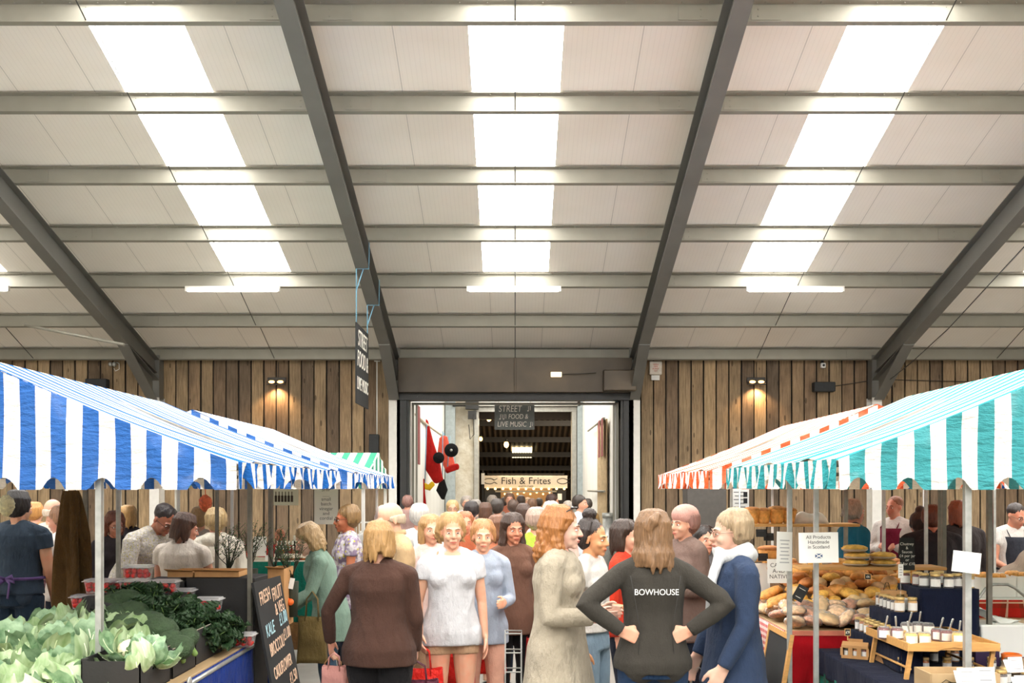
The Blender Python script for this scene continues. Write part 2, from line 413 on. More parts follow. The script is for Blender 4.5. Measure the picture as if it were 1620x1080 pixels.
# door way: header box, jambs, guides
gm = mat('mottled galvanised sheet', (72, 62, 49), .45, .3, .35, 1.4)
d = empty('door_1', (0, 20.5, 0), kind='structure')
b = MB(); b.box((0, -.12, 4.11), (4.74, .5, .7)); b.box((0, -.38, 4.11), (.05, .02, .7)); b.build('shutter_housing', gm, d, bevel=.01)
b = MB(); b.box((0, 0, 3.69), (4.74, .4, .14))
for sx in (-1, 1): b.box((sx * 2.32, .1, 1.85), (.2, .5, 3.7)); b.box((sx * 2.22, -.05, 1.85), (.1, .12, 3.7))
for i in range(9): b.box((-2 + i * .5, -.21, 3.69), (.02, .02, .02))
b.build('door_frame', black, d)
b = MB()
for sx in (-1, 1): b.box((sx * 2.13, .25, 1.8), (.05, .06, 3.6)); b.box((sx * 2.06, .3, 1.8), (.04, .06, 3.6))
b.box((0, .28, 3.58), (4.3, .05, .05)); b.build('guide_rail', steel, d)
b = MB(); b.box((2.1, -.48, 3.98), (.66, .24, .42)); b.build('motor_cover', gm, d, bevel=.02)
# wall plate and long conduits above the planks
tag(MB().box((0, 20.72, 4.53), (26, .12, .06)).build('trim_20', black), kind='structure')
# connecting passage behind the doorway
pw = NT('white sheet lining'); v, q = pw.xyz(); sm_ = pw.math('LESS_THAN', pw.math('FRACT', pw.math('MULTIPLY', q[1], .9)), .02)
pw.col(pw.mix(sm_, lin((226, 225, 220)), lin((150, 150, 146)))); pw.b.inputs['Roughness'].default_value = .6
for x, nm in ((-2.22, 'wall_passage_left'), (2.12, 'wall_passage_right')): tag(MB().box((x, 26, 2.6), (.08, 10.4, 5.2)).build(nm, pw.m), kind='structure')
ts = NT('limewashed stone'); v, q = ts.xyz(); n1 = ts.noise(3, v, 6, .65); br = ts.add('ShaderNodeTexVoronoi', i_Scale=2.5); ts.link(v, br.inputs['Vector'])
ts.col(ts.mix(ts.ramp(n1, .35, .7), lin((196, 184, 160)), lin((232, 226, 212)))); ts.b.inputs['Roughness'].default_value = .9; ts.bump(n1, .8, .05)
b = MB(); YS = 31.0
b.box(((-2.3 - 1.14) / 2, YS + .3, 2.6), (1.16, .6, 5.2)); b.box(((1.77 + 2.3) / 2, YS + .3, 2.6), (.53, .6, 5.2)); b.box((.3, YS + .3, 4.75), (3, .6, .9))
tag(b.build('wall_stone', ts.m), kind='structure')
pcm = mat('corrugated ceiling sheet', (150, 146, 138), .6)
b = MB(); b.box((0, 26, 5.25), (4.6, 10.4, .1)); b.build('ceiling_passage', pcm); tag(bpy.data.objects['ceiling_passage'], kind='structure')
b = MB(); b.box((0, 26, 5.18), (2.4, 8.6, .03)); b.build('window_11', emis('passage rooflight', (255, 250, 240), 6.5)); tag(bpy.data.objects['window_11'], kind='structure')
d2 = empty('door_2', (0, YS - .05, 0), kind='structure'); b = MB()
for x in (-1.2, 1.83): b.box((x, -.05, 2.1), (.14, .12, 4.2))
b.box((.31, -.05, 4.26), (3.2, .12, .14)); b.box((.31, -.15, 4.5), (3.4, .3, .3)); b.build('door_frame', mat('silver door frame', (170, 168, 160), .4, .4), d2)
b = MB(); b.box((-2.0, -.2, 2.5), (.3, .2, 5)); b.box((2.02, -.2, 2.5), (.2, .2, 5)); b.build('post', mat('blue grey column', (160, 170, 172), .5), d2)
# barn behind: dark corrugated roof falling away, back wall
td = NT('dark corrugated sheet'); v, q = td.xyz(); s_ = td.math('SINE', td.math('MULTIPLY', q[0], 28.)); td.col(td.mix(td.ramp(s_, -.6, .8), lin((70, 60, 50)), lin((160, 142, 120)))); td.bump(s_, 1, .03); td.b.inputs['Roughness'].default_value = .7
def farz(y): return 2.55 + (47 - y) * .27
b = MB(); ya, yb = 31.6, 47.5
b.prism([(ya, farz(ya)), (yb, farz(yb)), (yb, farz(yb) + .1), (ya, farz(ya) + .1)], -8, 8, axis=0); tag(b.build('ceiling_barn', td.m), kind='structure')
for i in range(7):
    y = 33.5 + i * 2.05; b = MB(); b.box((0, y, farz(y) - .13), (16, .12, .22)); tag(b.build('roof_beam', black), 'dark purlin under the barn roof beyond the passage', None, 'dark barn purlins', 'structure')
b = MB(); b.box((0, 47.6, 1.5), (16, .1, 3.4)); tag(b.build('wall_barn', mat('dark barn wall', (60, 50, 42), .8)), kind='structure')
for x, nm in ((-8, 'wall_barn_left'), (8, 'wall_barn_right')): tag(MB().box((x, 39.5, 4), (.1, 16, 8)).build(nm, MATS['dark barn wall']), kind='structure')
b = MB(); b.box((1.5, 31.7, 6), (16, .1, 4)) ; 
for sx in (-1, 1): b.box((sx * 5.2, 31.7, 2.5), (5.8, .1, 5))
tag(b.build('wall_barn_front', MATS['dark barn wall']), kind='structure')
b = MB(); b.box((3.4, 40, 2.1), (.25, .25, 4.2)); b.build('wooden_post', mat('dark post', (30, 26, 22), .7)); tag(bpy.data.objects['wooden_post'], 'dark upright post beside the fish and frites stall', 'post')
wl = emis('lit barn window', (255, 240, 190), 3.2)
yy = 43.7; zc = farz(yy) - .04; b = MB()
x0, x1 = XP(810, yy), XP(842, yy)
for i in range(8):
    a = x0 + (x1 - x0) * i / 8; b.box((a + .05, yy, farz(yy) - .06), (.085, 1.5, .02), rot=Matrix.Rotation(-math.atan(.27), 3, 'X'))
tag(b.build('window_12', wl), kind='structure')
# light lamps -----------------------------------------------------------------
def bulb(i, p, r, e, label, power=0):
    o = empty('light_bulb', p, label=label, cat='bulb', group='warm bulbs beyond the passage')
    b = MB(); b.ell((0, 0, 0), (r, r, r * 1.25), 10, 7); b.build('glass', emis('bulb glow %d' % e, (255, 196, 110), e), o)
    b = MB(); b.lathe([(r * .5, r * 1.1), (r * .5, r * 2)], 8); b.tube([(0, 0, r * 2), (0, 0, r * 2 + .5)], .008, 5); b.build('lamp_holder', black, o)
    if power:
        l = bpy.data.lights.new('bulb light', 'POINT'); l.energy = power; l.color = (1, .72, .42); l.shadow_soft_size = r
        lo = bpy.data.objects.new('bulb_light', l); COL.objects.link(lo); lo.parent = o; lo.location = (0, 0, -r * 1.6)
bulb(0, P(773.5, 661, 33), .09, 8, 'warm bulb under the dark barn roof, left of the hanging grey sign', 60)
bulb(1, P(801, 703, 36), .09, 8, 'warm bulb beside the lit window panel in the barn roof', 60)
bulb(2, P(760.5, 694, 32.5), .06, 6, 'small warm bulb at the left edge of the inner doorway')
bl = bpy.data.lights.new('barn fill light', 'AREA'); bl.energy = 260; bl.size = 3; bl.color = (1, .8, .58); bo = bpy.data.objects.new('barn_fill_light', bl); COL.objects.link(bo); bo.location = (2.5, 34.5, 4.6); bo.rotation_euler = (R(35), 0, 0)  # added area lamp without a fitting, lifts the dark barn roof
# fluorescent battens
def batten(px, py, w_, D, label):
    c = P(px, py, D); o = empty('batten_light', c, label=label, cat='light', group='fluorescent battens on the fifth purlin')
    b = MB(); b.box((0, 0, .05), (w_, .09, .03)); b.build('housing', white, o)
    b = MB(); b.tube([(-w_ / 2 + .03, 0, 0), (w_ / 2 - .03, 0, 0)], .028, 10); b.build('tube', emis('fluorescent tube', (255, 250, 235), 9), o)
    for s in (-1, 1): MB().box((s * w_ / 2, 0, .02), (.03, .07, .09)).build('end_cap', white, o)
D5 = 17.45
batten(368, 459, 1.62, D5, 'lit strip light left of the speaker board, under the left rooflight'); batten(813, 459, 1.62, D5, 'lit strip light in the middle, under the centre rooflight')
batten(1258, 459, 1.68, D5, 'lit strip light under the right rooflight'); batten(-60, 458, 1.62, D5, 'strip light cut by the left picture edge')
# ================================================================== MARKET TENTS
alu = mat('galvanised tube', (178, 180, 176), .35, .55, .12, 25)
dull = mat('dull steel tube', (120, 116, 106), .45, .5, .12, 25)
SW = .081
def scal(u, p=.25, a=.062): return a * max(0., cos(2 * pi * u / p)) ** .8
def tent(label, xa, xr, xb, ya, yb, zr, ze, rgb, posts, zb=1.812, group='striped market stall canopies', sw=SW, axis='y', seed=1, off=0):
    # ridge along y at xr, eaves at xa and xb (x increasing); canopy parts in coordinates about (xr, ya)
    o = empty('market_stall', (xr, ya, 0), label=label, cat='market stall', group=group)
    L = yb - ya; nm = 'striped tarpaulin ' + str(rgb) + str(seed)
    mr = stripe(nm + ' roof', rgb, 1, sw); mg = stripe(nm + ' gable', rgb, 0, sw, off)
    rnd = random.Random(seed)
    b = MB(); ph = [rnd.uniform(0, 6) for _ in range(8)]
    for xe in (xa - xr, xb - xr):
        def fn(u, t, xe=xe):
            x = xe * u; y = L * t; z = zr + (ze - zr) * u
            sag = .045 * sin(pi * u) * (1 - .55 * abs(2 * t - 1)) ; wr = .008 * sin(18 * t + ph[0] + 3 * u) * u + .006 * sin(41 * t + ph[1]) * u
            return (x, y, z - sag + wr + .006)
        b.grid(fn, 12, 60)
    r_ = b.build('roof_cover', mr, o)
    for (side_, xe) in (('a', xa - xr), ('b', xb - xr)):
        b = MB(); sg = 1 if xe > 0 else -1
        def fv(u, t, xe=xe, sg=sg):
            y = L * t; z1 = zb + scal(y + .1); z = ze + (z1 - ze) * u
            return (xe + sg * (.006 + u * (.018 * sin(y * 21 + ph[2]) + .012 * sin(y * 47 + ph[3]))), y + u * .012 * sin(y * 25 * 1.0 + ph[4]), z + .004)
        b.grid(fv, 5, 150); b.build('valance', mr, o)
    for ye in (0, L):
        b = MB(); w0, w1 = xa - xr, xb - xr
        def fg(t, u, ye=ye):
            x = w0 + (w1 - w0) * t; zt = zr + (ze - zr) * (x / (w0 if x < 0 else w1)) - .012 * sin(pi * min(1, abs(x / (w0 if x < 0 else w1)))); z1 = zb + scal(x + off)
            z = zt + (z1 - zt) * u; s = -1 if ye == 0 else 1
            return (x, ye + s * (.01 + .012 * sin(x * 13 + ph[5] + z * 3) * min(1, 3 * u) + .02 * max(0, u - .7)), z)
        b.grid(fg, 150, 10); b.build('gable_cover', mg, o)
    b = MB()   # ridge, rafters and eaves rails of the stall frame
    b.tube([(0, .03, zr - .02), (0, L - .03, zr - .02)], .016, 8)
    for xe in (xa - xr, xb - xr):
        s = -1 if xe > 0 else 1; b.tube([(xe + s * .05, .03, ze - .02), (xe + s * .05, L - .03, ze - .02)], .016, 8)
        for y in (.04, L / 2, L - .04): b.tube([(xe + s * .05, y, ze - .03), (0, y, zr - .03)], .014, 8)
    for y in (.04, L - .04): b.tube([(xa - xr + .05, y, ze - .04), (xb - xr - .05, y, ze - .04)], .014, 8)
    b.build('frame_rail', dull, o)
    for (px, D, wd, zlo, m_) in posts:
        b = MB(); x = XP(px, D) - xr; w_ = wd * D / F
        b.box((0, 0, (zlo + 1.99) / 2), (w_ * .8, w_ * .8, 1.99 - zlo)); b.box((w_ * .25, w_ * .3, (zlo + 1.9) / 2), (w_ * .5, .004, 1.9 - zlo))
        if zlo == 0: b.box((0, 0, .01), (.1, .1, .02))
        b.build('post', m_, o, loc=(x, D - ya, 0), bevel=.003)
    return o
BL, TE, OR, GR = (42, 102, 180), (62, 158, 164), (240, 106, 62), (70, 150, 122)
tent('nearest blue and white striped stall canopy at the left', -4.25, -2.85, -1.42, 5.08, 8.08, 2.51, 1.95, BL,
     [(157, 5.12, 12, 0, alu), (135, 7.4, 8, 0, dull), (187, 7.7, 7, 0, alu), (395, 6.62, 8, 0, dull), (428, 7.9, 8, 0, dull), (343, 7.4, 6, 0, dull)], seed=3)
tent('farther blue and white striped stall canopy at the left, reaching the doorway', -4.25, -2.86, -1.44, 8.8, 11.75, 2.51, 1.95, BL,
     [(367, 11.2, 5, 0, white), (282, 11.4, 5, 0, white), (596, 11.6, 4, 0, white), (105, 11.4, 4, 0, white)], seed=5)
tent('nearest teal and white striped stall canopy at the right', 1.62, 3.0, 4.5, 5.0, 7.62, 2.515, 1.965, TE,
     [(1530, 5.06, 13, 0, alu), (1249, 6.3, 9, 0, alu), (1291, 5.9, 9, 0, alu), (1493, 6.9, 8, 0, dull), (1565, 6.0, 9, 0, dull), (1486, 7.1, 5, 0, dull)], seed=8, off=.03)
tent('orange and white striped stall canopy at the right of the aisle', 1.62, 3.02, 4.5, 8.3, 11.25, 2.515, 1.965, OR,
     [(1157, 8.4, 5, 0, alu), (1338, 8.5, 7, 0, dull), (1398, 8.8, 6, 0, alu), (1465, 9.0, 6, 0, alu), (1573, 9.6, 5, 0, alu)], seed=9)
tent('blue and white striped stall canopy behind the orange one', 3.0, 4.4, 5.9, 12.0, 15.0, 2.45, 1.95, BL,
     [(1182 + 40, 12.2, 4, 0, white), (1462, 14.8, 4, 0, white)], seed=12)
# green stall turned the other way near the plank wall
def tentx():
    o = empty('market_stall', (-3.4, 13.5, 0), label='green and white striped canopy beyond the blue ones', cat='market stall', group='striped market stall canopies')
    mr = stripe('green tarpaulin front', GR, 0, .09); mg = stripe('green tarpaulin end', GR, 1, .09)
    b = MB(); zr, ze, x0, x1 = 2.3, 1.97, -1.6, 1.55
    for s in (-1, 1): b.grid(lambda u, t, s=s: (x0 + (x1 - x0) * t, s * 1.1 * u, zr + (ze - zr) * u - .02 * sin(pi * u)), 8, 60)
    b.build('roof_cover', mr, o)
    for s in (-1, 1): MB().grid(lambda u, t, s=s: (x0 + (x1 - x0) * t, s * (1.11 + .01 * sin(40 * t)), ze + (1.81 + scal(t * 3.15) - ze) * u), 4, 120).build('valance', mr, o)
    for x in (x0, x1): MB().grid(lambda t, u, x=x: (x + .01 * sin(40 * t), -1.1 + 2.2 * t, (zr + (ze - zr) * abs(2 * t - 1)) * (1 - u) + u * (1.81 + scal(2.2 * t))), 80, 5).build('gable_cover', mg, o)
    for x in (x0 + .05, x1 - .05):
        for y in (-1.05, 1.05): b = MB(); b.box((x, y, 1), (.04, .04, 2)); b.build('post', white, o)
tentx()
# ================================================================== PEOPLE
def remeshed(mb, vox, smooth=4, fold=0, seed=0, fk=1, streak=0):
    me0 = bpy.data.meshes.new('raw'); me0.from_pydata([tuple(p) for p in mb.v], [], mb.f); me0.update()
    me = scratch_eval(me0, [('REMESH', dict(mode='VOXEL', voxel_size=vox, adaptivity=0)), ('SMOOTH', dict(factor=.5, iterations=smooth))])
    n = len(me.vertices)
    if n and (fold or streak):
        co = np.empty(n * 3, 'f'); me.vertices.foreach_get('co', co); co = co.reshape(-1, 3)
        no = np.empty(n * 3, 'f'); me.vertices.foreach_get('normal', no); no = no.reshape(-1, 3)
        r = np.random.RandomState(seed); x, y, z = co.T
        if fold:
            a = 0
            for k in range(5):
                p = r.uniform(0, 6.28, 4); f = r.uniform(16, 48) * fk
                wx = .5 * np.sin(6 * z + p[1]) + .4 * np.sin(9 * x + p[2])
                a = a + 1 - 2.4 * np.abs(np.sin(.5 * f * (x * r.uniform(.5, 1) + y * r.uniform(-.8, .8) + z * r.uniform(-.5, .5)) + 1.6 * wx + p[0]))
            a = np.clip(a / 5 + .25, -.12, 1)
            co = co + no * (a * fold)[:, None]
        if streak:
            th = np.arctan2(y, x); a = np.sin(th * 46 + 5 * np.sin(z * 25) + r.uniform(0, 6)) * .6 + np.sin(th * 23 + 6 * np.sin(z * 14 + 1)) * .4
            co = co + no * (a * streak)[:, None]
        me.vertices.foreach_set('co', co.astype('f').ravel())
    me.polygons.foreach_set('use_smooth', [True] * len(me.polygons)); me.update()
    bpy.data.meshes.remove(me0); return me
def skin(rgb):
    nm = 'skin %d %d %d' % rgb
    if nm in MATS: return MATS[nm]
    t = NT(nm); v, q = t.xyz(); c = tuple(x * .8 for x in lin(rgb))
    t.col(t.mix(t.ramp(t.noise(14, v, 3), .35, .7), c, (min(1, c[0] * 1.08), c[1] * .84, c[2] * .8))); t.b.inputs['Roughness'].default_value = .5
    t.b.inputs['Subsurface Weight'].default_value = .12; t.b.inputs['Subsurface Radius'].default_value = (.02, .008, .004); t.b.inputs['Subsurface Scale'].default_value = .5
    MATS[nm] = t.m; return t.m
def hairm(rgb):
    nm = 'hair %d %d %d' % rgb
    if nm in MATS: return MATS[nm]
    t = NT(nm); v, q = t.xyz(); c = lin(rgb); n = t.noise(90, v, 4, .6, sc=(1, 1, .12))
    t.col(t.mix(t.ramp(n, .3, .7), tuple(x * .55 for x in c), tuple(min(1, x * 1.0) for x in c))); t.b.inputs['Roughness'].default_value = .42; t.bump(n, .7, .01)
    MATS[nm] = t.m; return t.m
EYE = mat('eye white', (236, 232, 226), .2, 0, 0); IRIS = mat('dark iris', (52, 38, 28), .2, 0, 0)
LIP = {}
def rotm(pitch=0, roll=0, yaw=0): return Matrix.Rotation(yaw, 3, 'Z') @ Matrix.Rotation(pitch, 3, 'X') @ Matrix.Rotation(roll, 3, 'Y')
ARM = {  # upper-arm and forearm directions for the arm on the +x side: (outward, backward, up)
    'down': ((.16, .04, -1), (.06, -.22, -1)), 'bent': ((.2, .05, -1), (-.25, -.95, .0)), 'akimbo': ((.86, .42, -.62), (-.86, -.05, -.62)),
    'carry': ((.2, .08, -1), (.02, -.62, -.75)), 'reach': ((.12, -.55, -.85), (-.05, -.9, -.2)), 'folded': ((.3, -.12, -1), (-.92, -.42, .18)),
    'phone': ((.22, -.35, -.95), (-.3, -.85, .5)), 'chin': ((.2, -.3, -.95), (-.5, -.45, .9)), 'work': ((.18, -.25, -.95), (-.25, -.9, -.35)), 'low': ((.12, -.1, -1), (-.1, -.45, -.9)), 'wide': ((.5, 0, -.85), (.1, -.5, -.85))}
def person(label, px, D, top, face=0, lean=0, side=0, head=(0, 0), arms=('down', 'down'), build=1.0, fem=False, skin_c=(226, 178, 150),
           hair=('short', (90, 64, 44)), top_m=None, hem=.84, flare=0, sleeve=1, collar='round', bottom=None, legs='trousers', shoe=(40, 36, 34), fine=False, sit=False,
           ap=None, glasses=None, scarf=None, step=0, fold=.013, extra=None, X=None, group=None):
    """top: pixel row of the head top. face: degrees, 0 looks at the camera, 90 looks to picture right, -90 to picture left, 180 away."""
    la = R(lean); ztop = ZP(top, D) if isinstance(top, (int, float)) and top > 10 else top
    dz = .0 if not sit else -.42
    # height from head top under lean
    H = (ztop - dz + .83 * (1 - cos(la)) * 1.0) ; H = max(.95, min(1.98, H)); s = H / 1.7
    if sit: s = max(s, .95)
    o = empty('person', (XP(px, D) if X is None else X, D, 0), R(face), label=label, cat='person', group=group)
    vox = .0068 if fine else (.0095 if D < 9.5 else (.014 if D < 14 else .022)); cv = vox * 1.25
    zb = dz
    hipz = .90 * s + zb
    Rl = Matrix.Rotation(R(side), 3, 'Y') @ Matrix.Rotation(la, 3, 'X')
    pv = V((0, 0, hipz))
    def T(p, curve=1):   # torso frame (standing coordinates) -> leaned
        p = V(p) * s + V((0, 0, zb)); k = max(0, min(1, (p.z - hipz + .02) / (.3 * s)))
        q = p - pv; Rk = Matrix.Rotation(R(side) * k, 3, 'Y') @ Matrix.Rotation(la * k, 3, 'X'); return pv + Rk @ q
    hw = (.178 if fem else .168); ww = (.128 if fem else .148); sw = (.165 if fem else .19); bd = build
    neck = T((0, .0, 1.47)); hc = V((0, 0, 1.585)) - V((0, 0, 1.47))
    Rh = Rl @ rotm(R(head[1]), 0, R(head[0])); hb = neck
    hs = s * (1.0 if s > .9 else 1.08)
    def Hd(p): return hb + Rh @ ((V(p) + V((0, -.012, .118))) * hs)
    def torso(b, inf=0, z0=.84, z1=1.47, hemf=0, top_=True, belly=0):
        rings = [(.80, hw, .118, .0), (.90, hw * 1.0, .122, .005), (.98, (hw + ww) / 2, .108, 0), (1.07, ww, .098, -.003), (1.18, ww * 1.08, .105, -.005), (1.29, sw * .92, .115, -.0), (1.37, sw * .9, .1, .005), (1.425, sw * .66, .075, .008), (1.455, .075, .062, .008), (1.48, .056, .056, .004)]
        if z0 < .8: rings = [(z0, hw + hemf, .12 + hemf * .8, 0), ((z0 + .85) / 2, hw + hemf * .55, .12 + hemf * .45, 0)] + rings[1:]
        rr = [x for x in rings if x[0] >= z0 - .001 and x[0] <= z1 + .001]
        if rr[0][0] > z0 + .001: rr = [(z0, hw, .12, 0)] + rr
        pts = [T((0, y, z)) for z, _, _, y in rr]
        b.tube(pts, [((rx * bd + inf + (.012 if top_ and inf and z < 1.1 else 0)) * s, (ry * bd + inf + (.014 if top_ and inf and z < 1.1 else 0) + (belly if 1.0 < z < 1.3 else 0)) * s) for z, rx, ry, _ in rr], 22, up=V((0, 1, 0)) if abs(la) < .2 else Rl @ V((0, 1, 0)))
        if fem and top_:
            for sx in (-1, 1): b.ell(T((sx * .072 * bd, -.066 * bd, 1.265)), ((.072 + inf) * s, (.052 + inf) * s, (.066 + inf) * s), 12, 8)
        for sx in (-1, 1):
            b.tube([T((sx * .05, .01, 1.425)), T((sx * sw * .62, .008, 1.402)), T((sx * (sw - .01) * bd, .005, 1.375))], [(.052 + inf) * s, (.052 + inf) * s, (.05 + inf) * s], 12, round_=True)
            if z0 < .95: b.ell(T((sx * .078, .05, .88)), ((.085 + inf) * s, (.075 + inf * 1.2) * s, (.09 + inf) * s), 12, 8)
    J = []
    for i, a in enumerate(arms):
        sx = -1 if i == 0 else 1   # arms[0]: the right arm (-x), arms[1]: the left arm
        ua, fa = ARM[a] if isinstance(a, str) else a
        ua = V((ua[0] * sx, ua[1], ua[2])).normalized(); fa = V((fa[0] * sx, fa[1], fa[2])).normalized()
        sh = T((sx * sw * .98 * bd, .005, 1.375)); Ra = Rl
        if a in ('reach', 'work', 'down', 'low', 'carry', 'phone') and lean > 15: Ra = rotm(la * .35)
        el = sh + (Ra @ ua) * .285 * s; wr = el + (Ra @ fa) * .25 * s; J.append((sh, el, wr, (Ra @ fa).normalized(), sx, a))
    def arm(b, j, inf=0, upto=1.0):
        sh, el, wr = j[:3]; f = 1 if fem is False else .88
        r = [.053 * f, .049 * f, .043 * f, .04 * f, .039 * f, .033 * f, .0255 * f]
        pts = [sh, sh.lerp(el, .4), sh.lerp(el, .88), el, el.lerp(wr, .2), el.lerp(wr, .6), wr]
        tt = [0, .2, .44, .5, .6, .8, 1.0]
        n = max(2, sum(1 for t in tt if t <= upto + .001)); b.tube(pts[:n], [(x + inf * (1 if k < 5 else 1.25)) * s for k, x in enumerate(r[:n])], 14, round_=(upto >= 1 and inf == 0))
    def hand(b, j):
        wr, d, sx, a = j[2], j[3], j[4], j[5]
        inward = Rl @ V((-sx, 0, 0)); 
        if a == 'akimbo': d = (Rl @ V((-sx * .9, .05, -.42))).normalized(); n = Rl @ V((0, -1, 0))
        else: n = inward - d * inward.dot(d)
        if n.length < .1: n = V((0, 0, -1)) - d * d.z * -1
        n = n.normalized(); w_ = d.cross(n).normalized()
        fwd = Rl @ V((0, -1, 0))
        if a == 'akimbo': w_ = (Rl @ V((0, 0, 1))); w_ = (w_ - d * w_.dot(d)).normalized()
        elif w_.dot(fwd + V((0, 0, .3))) < 0: w_ = -w_      # thumb side
        h = s * (.97 if fem else 1.05)
        curl = .25 if a == 'akimbo' else .62
        for k in range(4):
            off = (1.5 - k) * .0185; L = (.072, .080, .075, .060)[k]
            p0 = wr + w_ * off * .75 * h; p1 = wr + (d * .088 + w_ * off) * h
            b.tube([p0, p1], [.0145 * h, .0115 * h], 8, round_=True)
            q = p1; dd = d + w_ * (off * 2.2)
            pts = [q]
            for sg, t in ((.45, curl * .4), (.31, curl), (.24, curl * 1.5)):
                e_ = (dd + n * t).normalized(); q = q + e_ * L * sg * h; pts.append(q)
            b.tube(pts, [.0098 * h, .0092 * h, .0082 * h, .0068 * h], 8, round_=True)
        t0 = wr + (d * .02 + w_ * .022) * h; t1 = t0 + (d * .035 + w_ * .026 + n * .012) * h; t2 = t1 + (d * .034 + w_ * .008 + n * .01) * h; t3 = t2 + (d * .024 - w_ * .002 + n * .008) * h
        b.tube([t0, t1, t2, t3], [.0145 * h, .0125 * h, .0105 * h, .008 * h], 8, round_=True)
    def leg(b, sx, inf=0, upto=1.0, flr=0):
        if sit:
            hp = V((sx * .09 * s, 0, hipz - .03)); kn = V((sx * .12 * s, -.42 * s, hipz - .02)); an = V((sx * .12 * s, -.40 * s, .09))
        else:
            hp = V((sx * .088 * s * bd, .0, .88 * s)); st = step * sx
            kn = V((sx * .095 * s, -.03 - st * .12, .475 * s)); an = V((sx * .1 * s, .0 - st * .26 + (.1 if st < 0 else 0), .09 * s))
        pts = [hp, hp.lerp(kn, .35), hp.lerp(kn, .85), kn, kn.lerp(an, .3), kn.lerp(an, .8), an]
        r = [.088, .082, .06, .055, .056, .04, .036]; tt = [0, .17, .42, .5, .65, .9, 1]
        n = max(2, sum(1 for t in tt if t <= upto + .001))
        b.tube(pts[:n], [(x * bd + inf + flr * tt[k]) * s for k, x in enumerate(r[:n])], 14, round_=(upto < 1 and inf == 0)); return an
    # ---- body
    b = MB(); torso(b)
    b.tube([neck - Rl @ V((0, -.01, .05)) * s, Hd((0, .012, -.05))], [.056 * s, .053 * s], 12)
    b.ell(Hd((0, .014, .033)), (.075 * hs, .094 * hs, .09 * hs), 18, 12, Rh); b.ell(Hd((0, -.022, -.022)), (.062 * hs, .07 * hs, .085 * hs), 16, 10, Rh)
    b.ell(Hd((0, -.04, -.07)), (.047 * hs, .045 * hs, .04 * hs), 12, 8, Rh); b.ell(Hd((0, -.076, -.096)), (.021 * hs, .019 * hs, .018 * hs), 10, 7, Rh)
    b.tube([Hd((0, -.088, .012)), Hd((0, -.104, -.014)), Hd((0, -.11, -.027))], [.009 * hs, .0115 * hs, .0135 * hs], 8, round_=True)
    for sx in (-1, 1):
        b.ell(Hd((sx * .013, -.097, -.03)), (.009 * hs, .009 * hs, .008 * hs), 8, 6, Rh)
        b.tube([Hd((sx * .012, -.087, .022)), Hd((sx * .045, -.076, .02))], .0095 * hs, 8, round_=True)
        b.ell(Hd((sx * .036, -.066, -.032)), (.024 * hs, .022 * hs, .024 * hs), 10, 7, Rh)
        b.ell(Hd((sx * .078, .012, -.008)), (.009 * hs, .019 * hs, .031 * hs), 10, 8, Rh)
    b.tube([Hd((-.02, -.088, -.06)), Hd((0, -.096, -.0575)), Hd((.02, -.088, -.06))], .0075 * hs, 8, round_=True)
    b.tube([Hd((-.016, -.086, -.069)), Hd((0, -.092, -.071)), Hd((.016, -.086, -.069))], .008 * hs, 8, round_=True)
    for j in J: arm(b, j); hand(b, j)
    for sx in (-1, 1): leg(b, sx)
    sk = skin(skin_c); bm = remeshed(b, vox, 3)
    # eyes, brows and lips join the one body mesh
    e = MB(); vs = len(bm.vertices)
    for sx in (-1, 1):
        e.ell(Hd((sx * .031, -.0795, .0)), (.0125 * hs, .0085 * hs, .0055 * hs), 10, 8, Rh, mi=1)
        e.ell(Hd((sx * .031, -.0868, .0)), (.0058 * hs, .0035 * hs, .0054 * hs), 8, 6, Rh, mi=2)
        e.tube([Hd((sx * .014, -.0945, .023)), Hd((sx * .032, -.0905, .029)), Hd((sx * .05, -.078, .023))], [.0028 * hs, .0036 * hs, .002 * hs], 6, mi=3, round_=True)
    e.tube([Hd((-.022, -.0925, -.062)), Hd((-.006, -.1025, -.059)), Hd((.006, -.1025, -.059)), Hd((.022, -.0925, -.062))], [.002 * hs, .0038 * hs, .0038 * hs, .002 * hs], 6, mi=4, round_=True)
    e.tube([Hd((-.019, -.0925, -.065)), Hd((0, -.0995, -.069)), Hd((.019, -.0925, -.065))], [.002 * hs, .005 * hs, .002 * hs], 6, mi=4, round_=True)
    lipc = (int(skin_c[0] * .86), int(skin_c[1] * .62), int(skin_c[2] * .62)); lip = mat('lip %d %d %d' % lipc, lipc, .4, 0, 0); browm = hairm(tuple(int(x * .7) for x in hair[1]))
    import bmesh
    ms = [sk, EYE, IRIS, browm, lip]; em = e.mesh('e', ms); bm.materials.clear()
    for m in ms: bm.materials.append(m)
    bb = bmesh.new(); bb.from_mesh(bm); bb.from_mesh(em); bb.to_mesh(bm); bb.free(); bpy.data.meshes.remove(em)
    link('body', bm, o)
    # ---- clothes
    if top_m:
        b = MB(); inf = .016 if hem > .7 else .024; hm = hem
        torso(b, inf, z0=hm, z1=1.455 if collar != 'low' else 1.425, hemf=flare)
        if sleeve:
            for j in J: arm(b, j, inf * (.9 if sleeve > .6 else 1.2), upto=max(.2, sleeve if sleeve < .95 else 1.0) if sleeve < 1 else .93 + .07)
        if collar == 'high': b.tube([T((0, .012, 1.42)), T((0, .008, 1.475)), T((0, .0, 1.505))], [(.086 * s, .08 * s), (.072 * s, .07 * s), (.074 * s, .074 * s)], 16)
        if collar == 'hood': b.ell(T((0, .09, 1.43)), (.12 * s, .07 * s, .07 * s), 14, 9, Rl); b.tube([T((0, .01, 1.44)), T((0, .01, 1.50))], .085 * s, 14)
        link('top' if hem > .7 else 'coat', remeshed(b, cv, 4, fold, hash_(label)), o).data.materials.append(top_m)
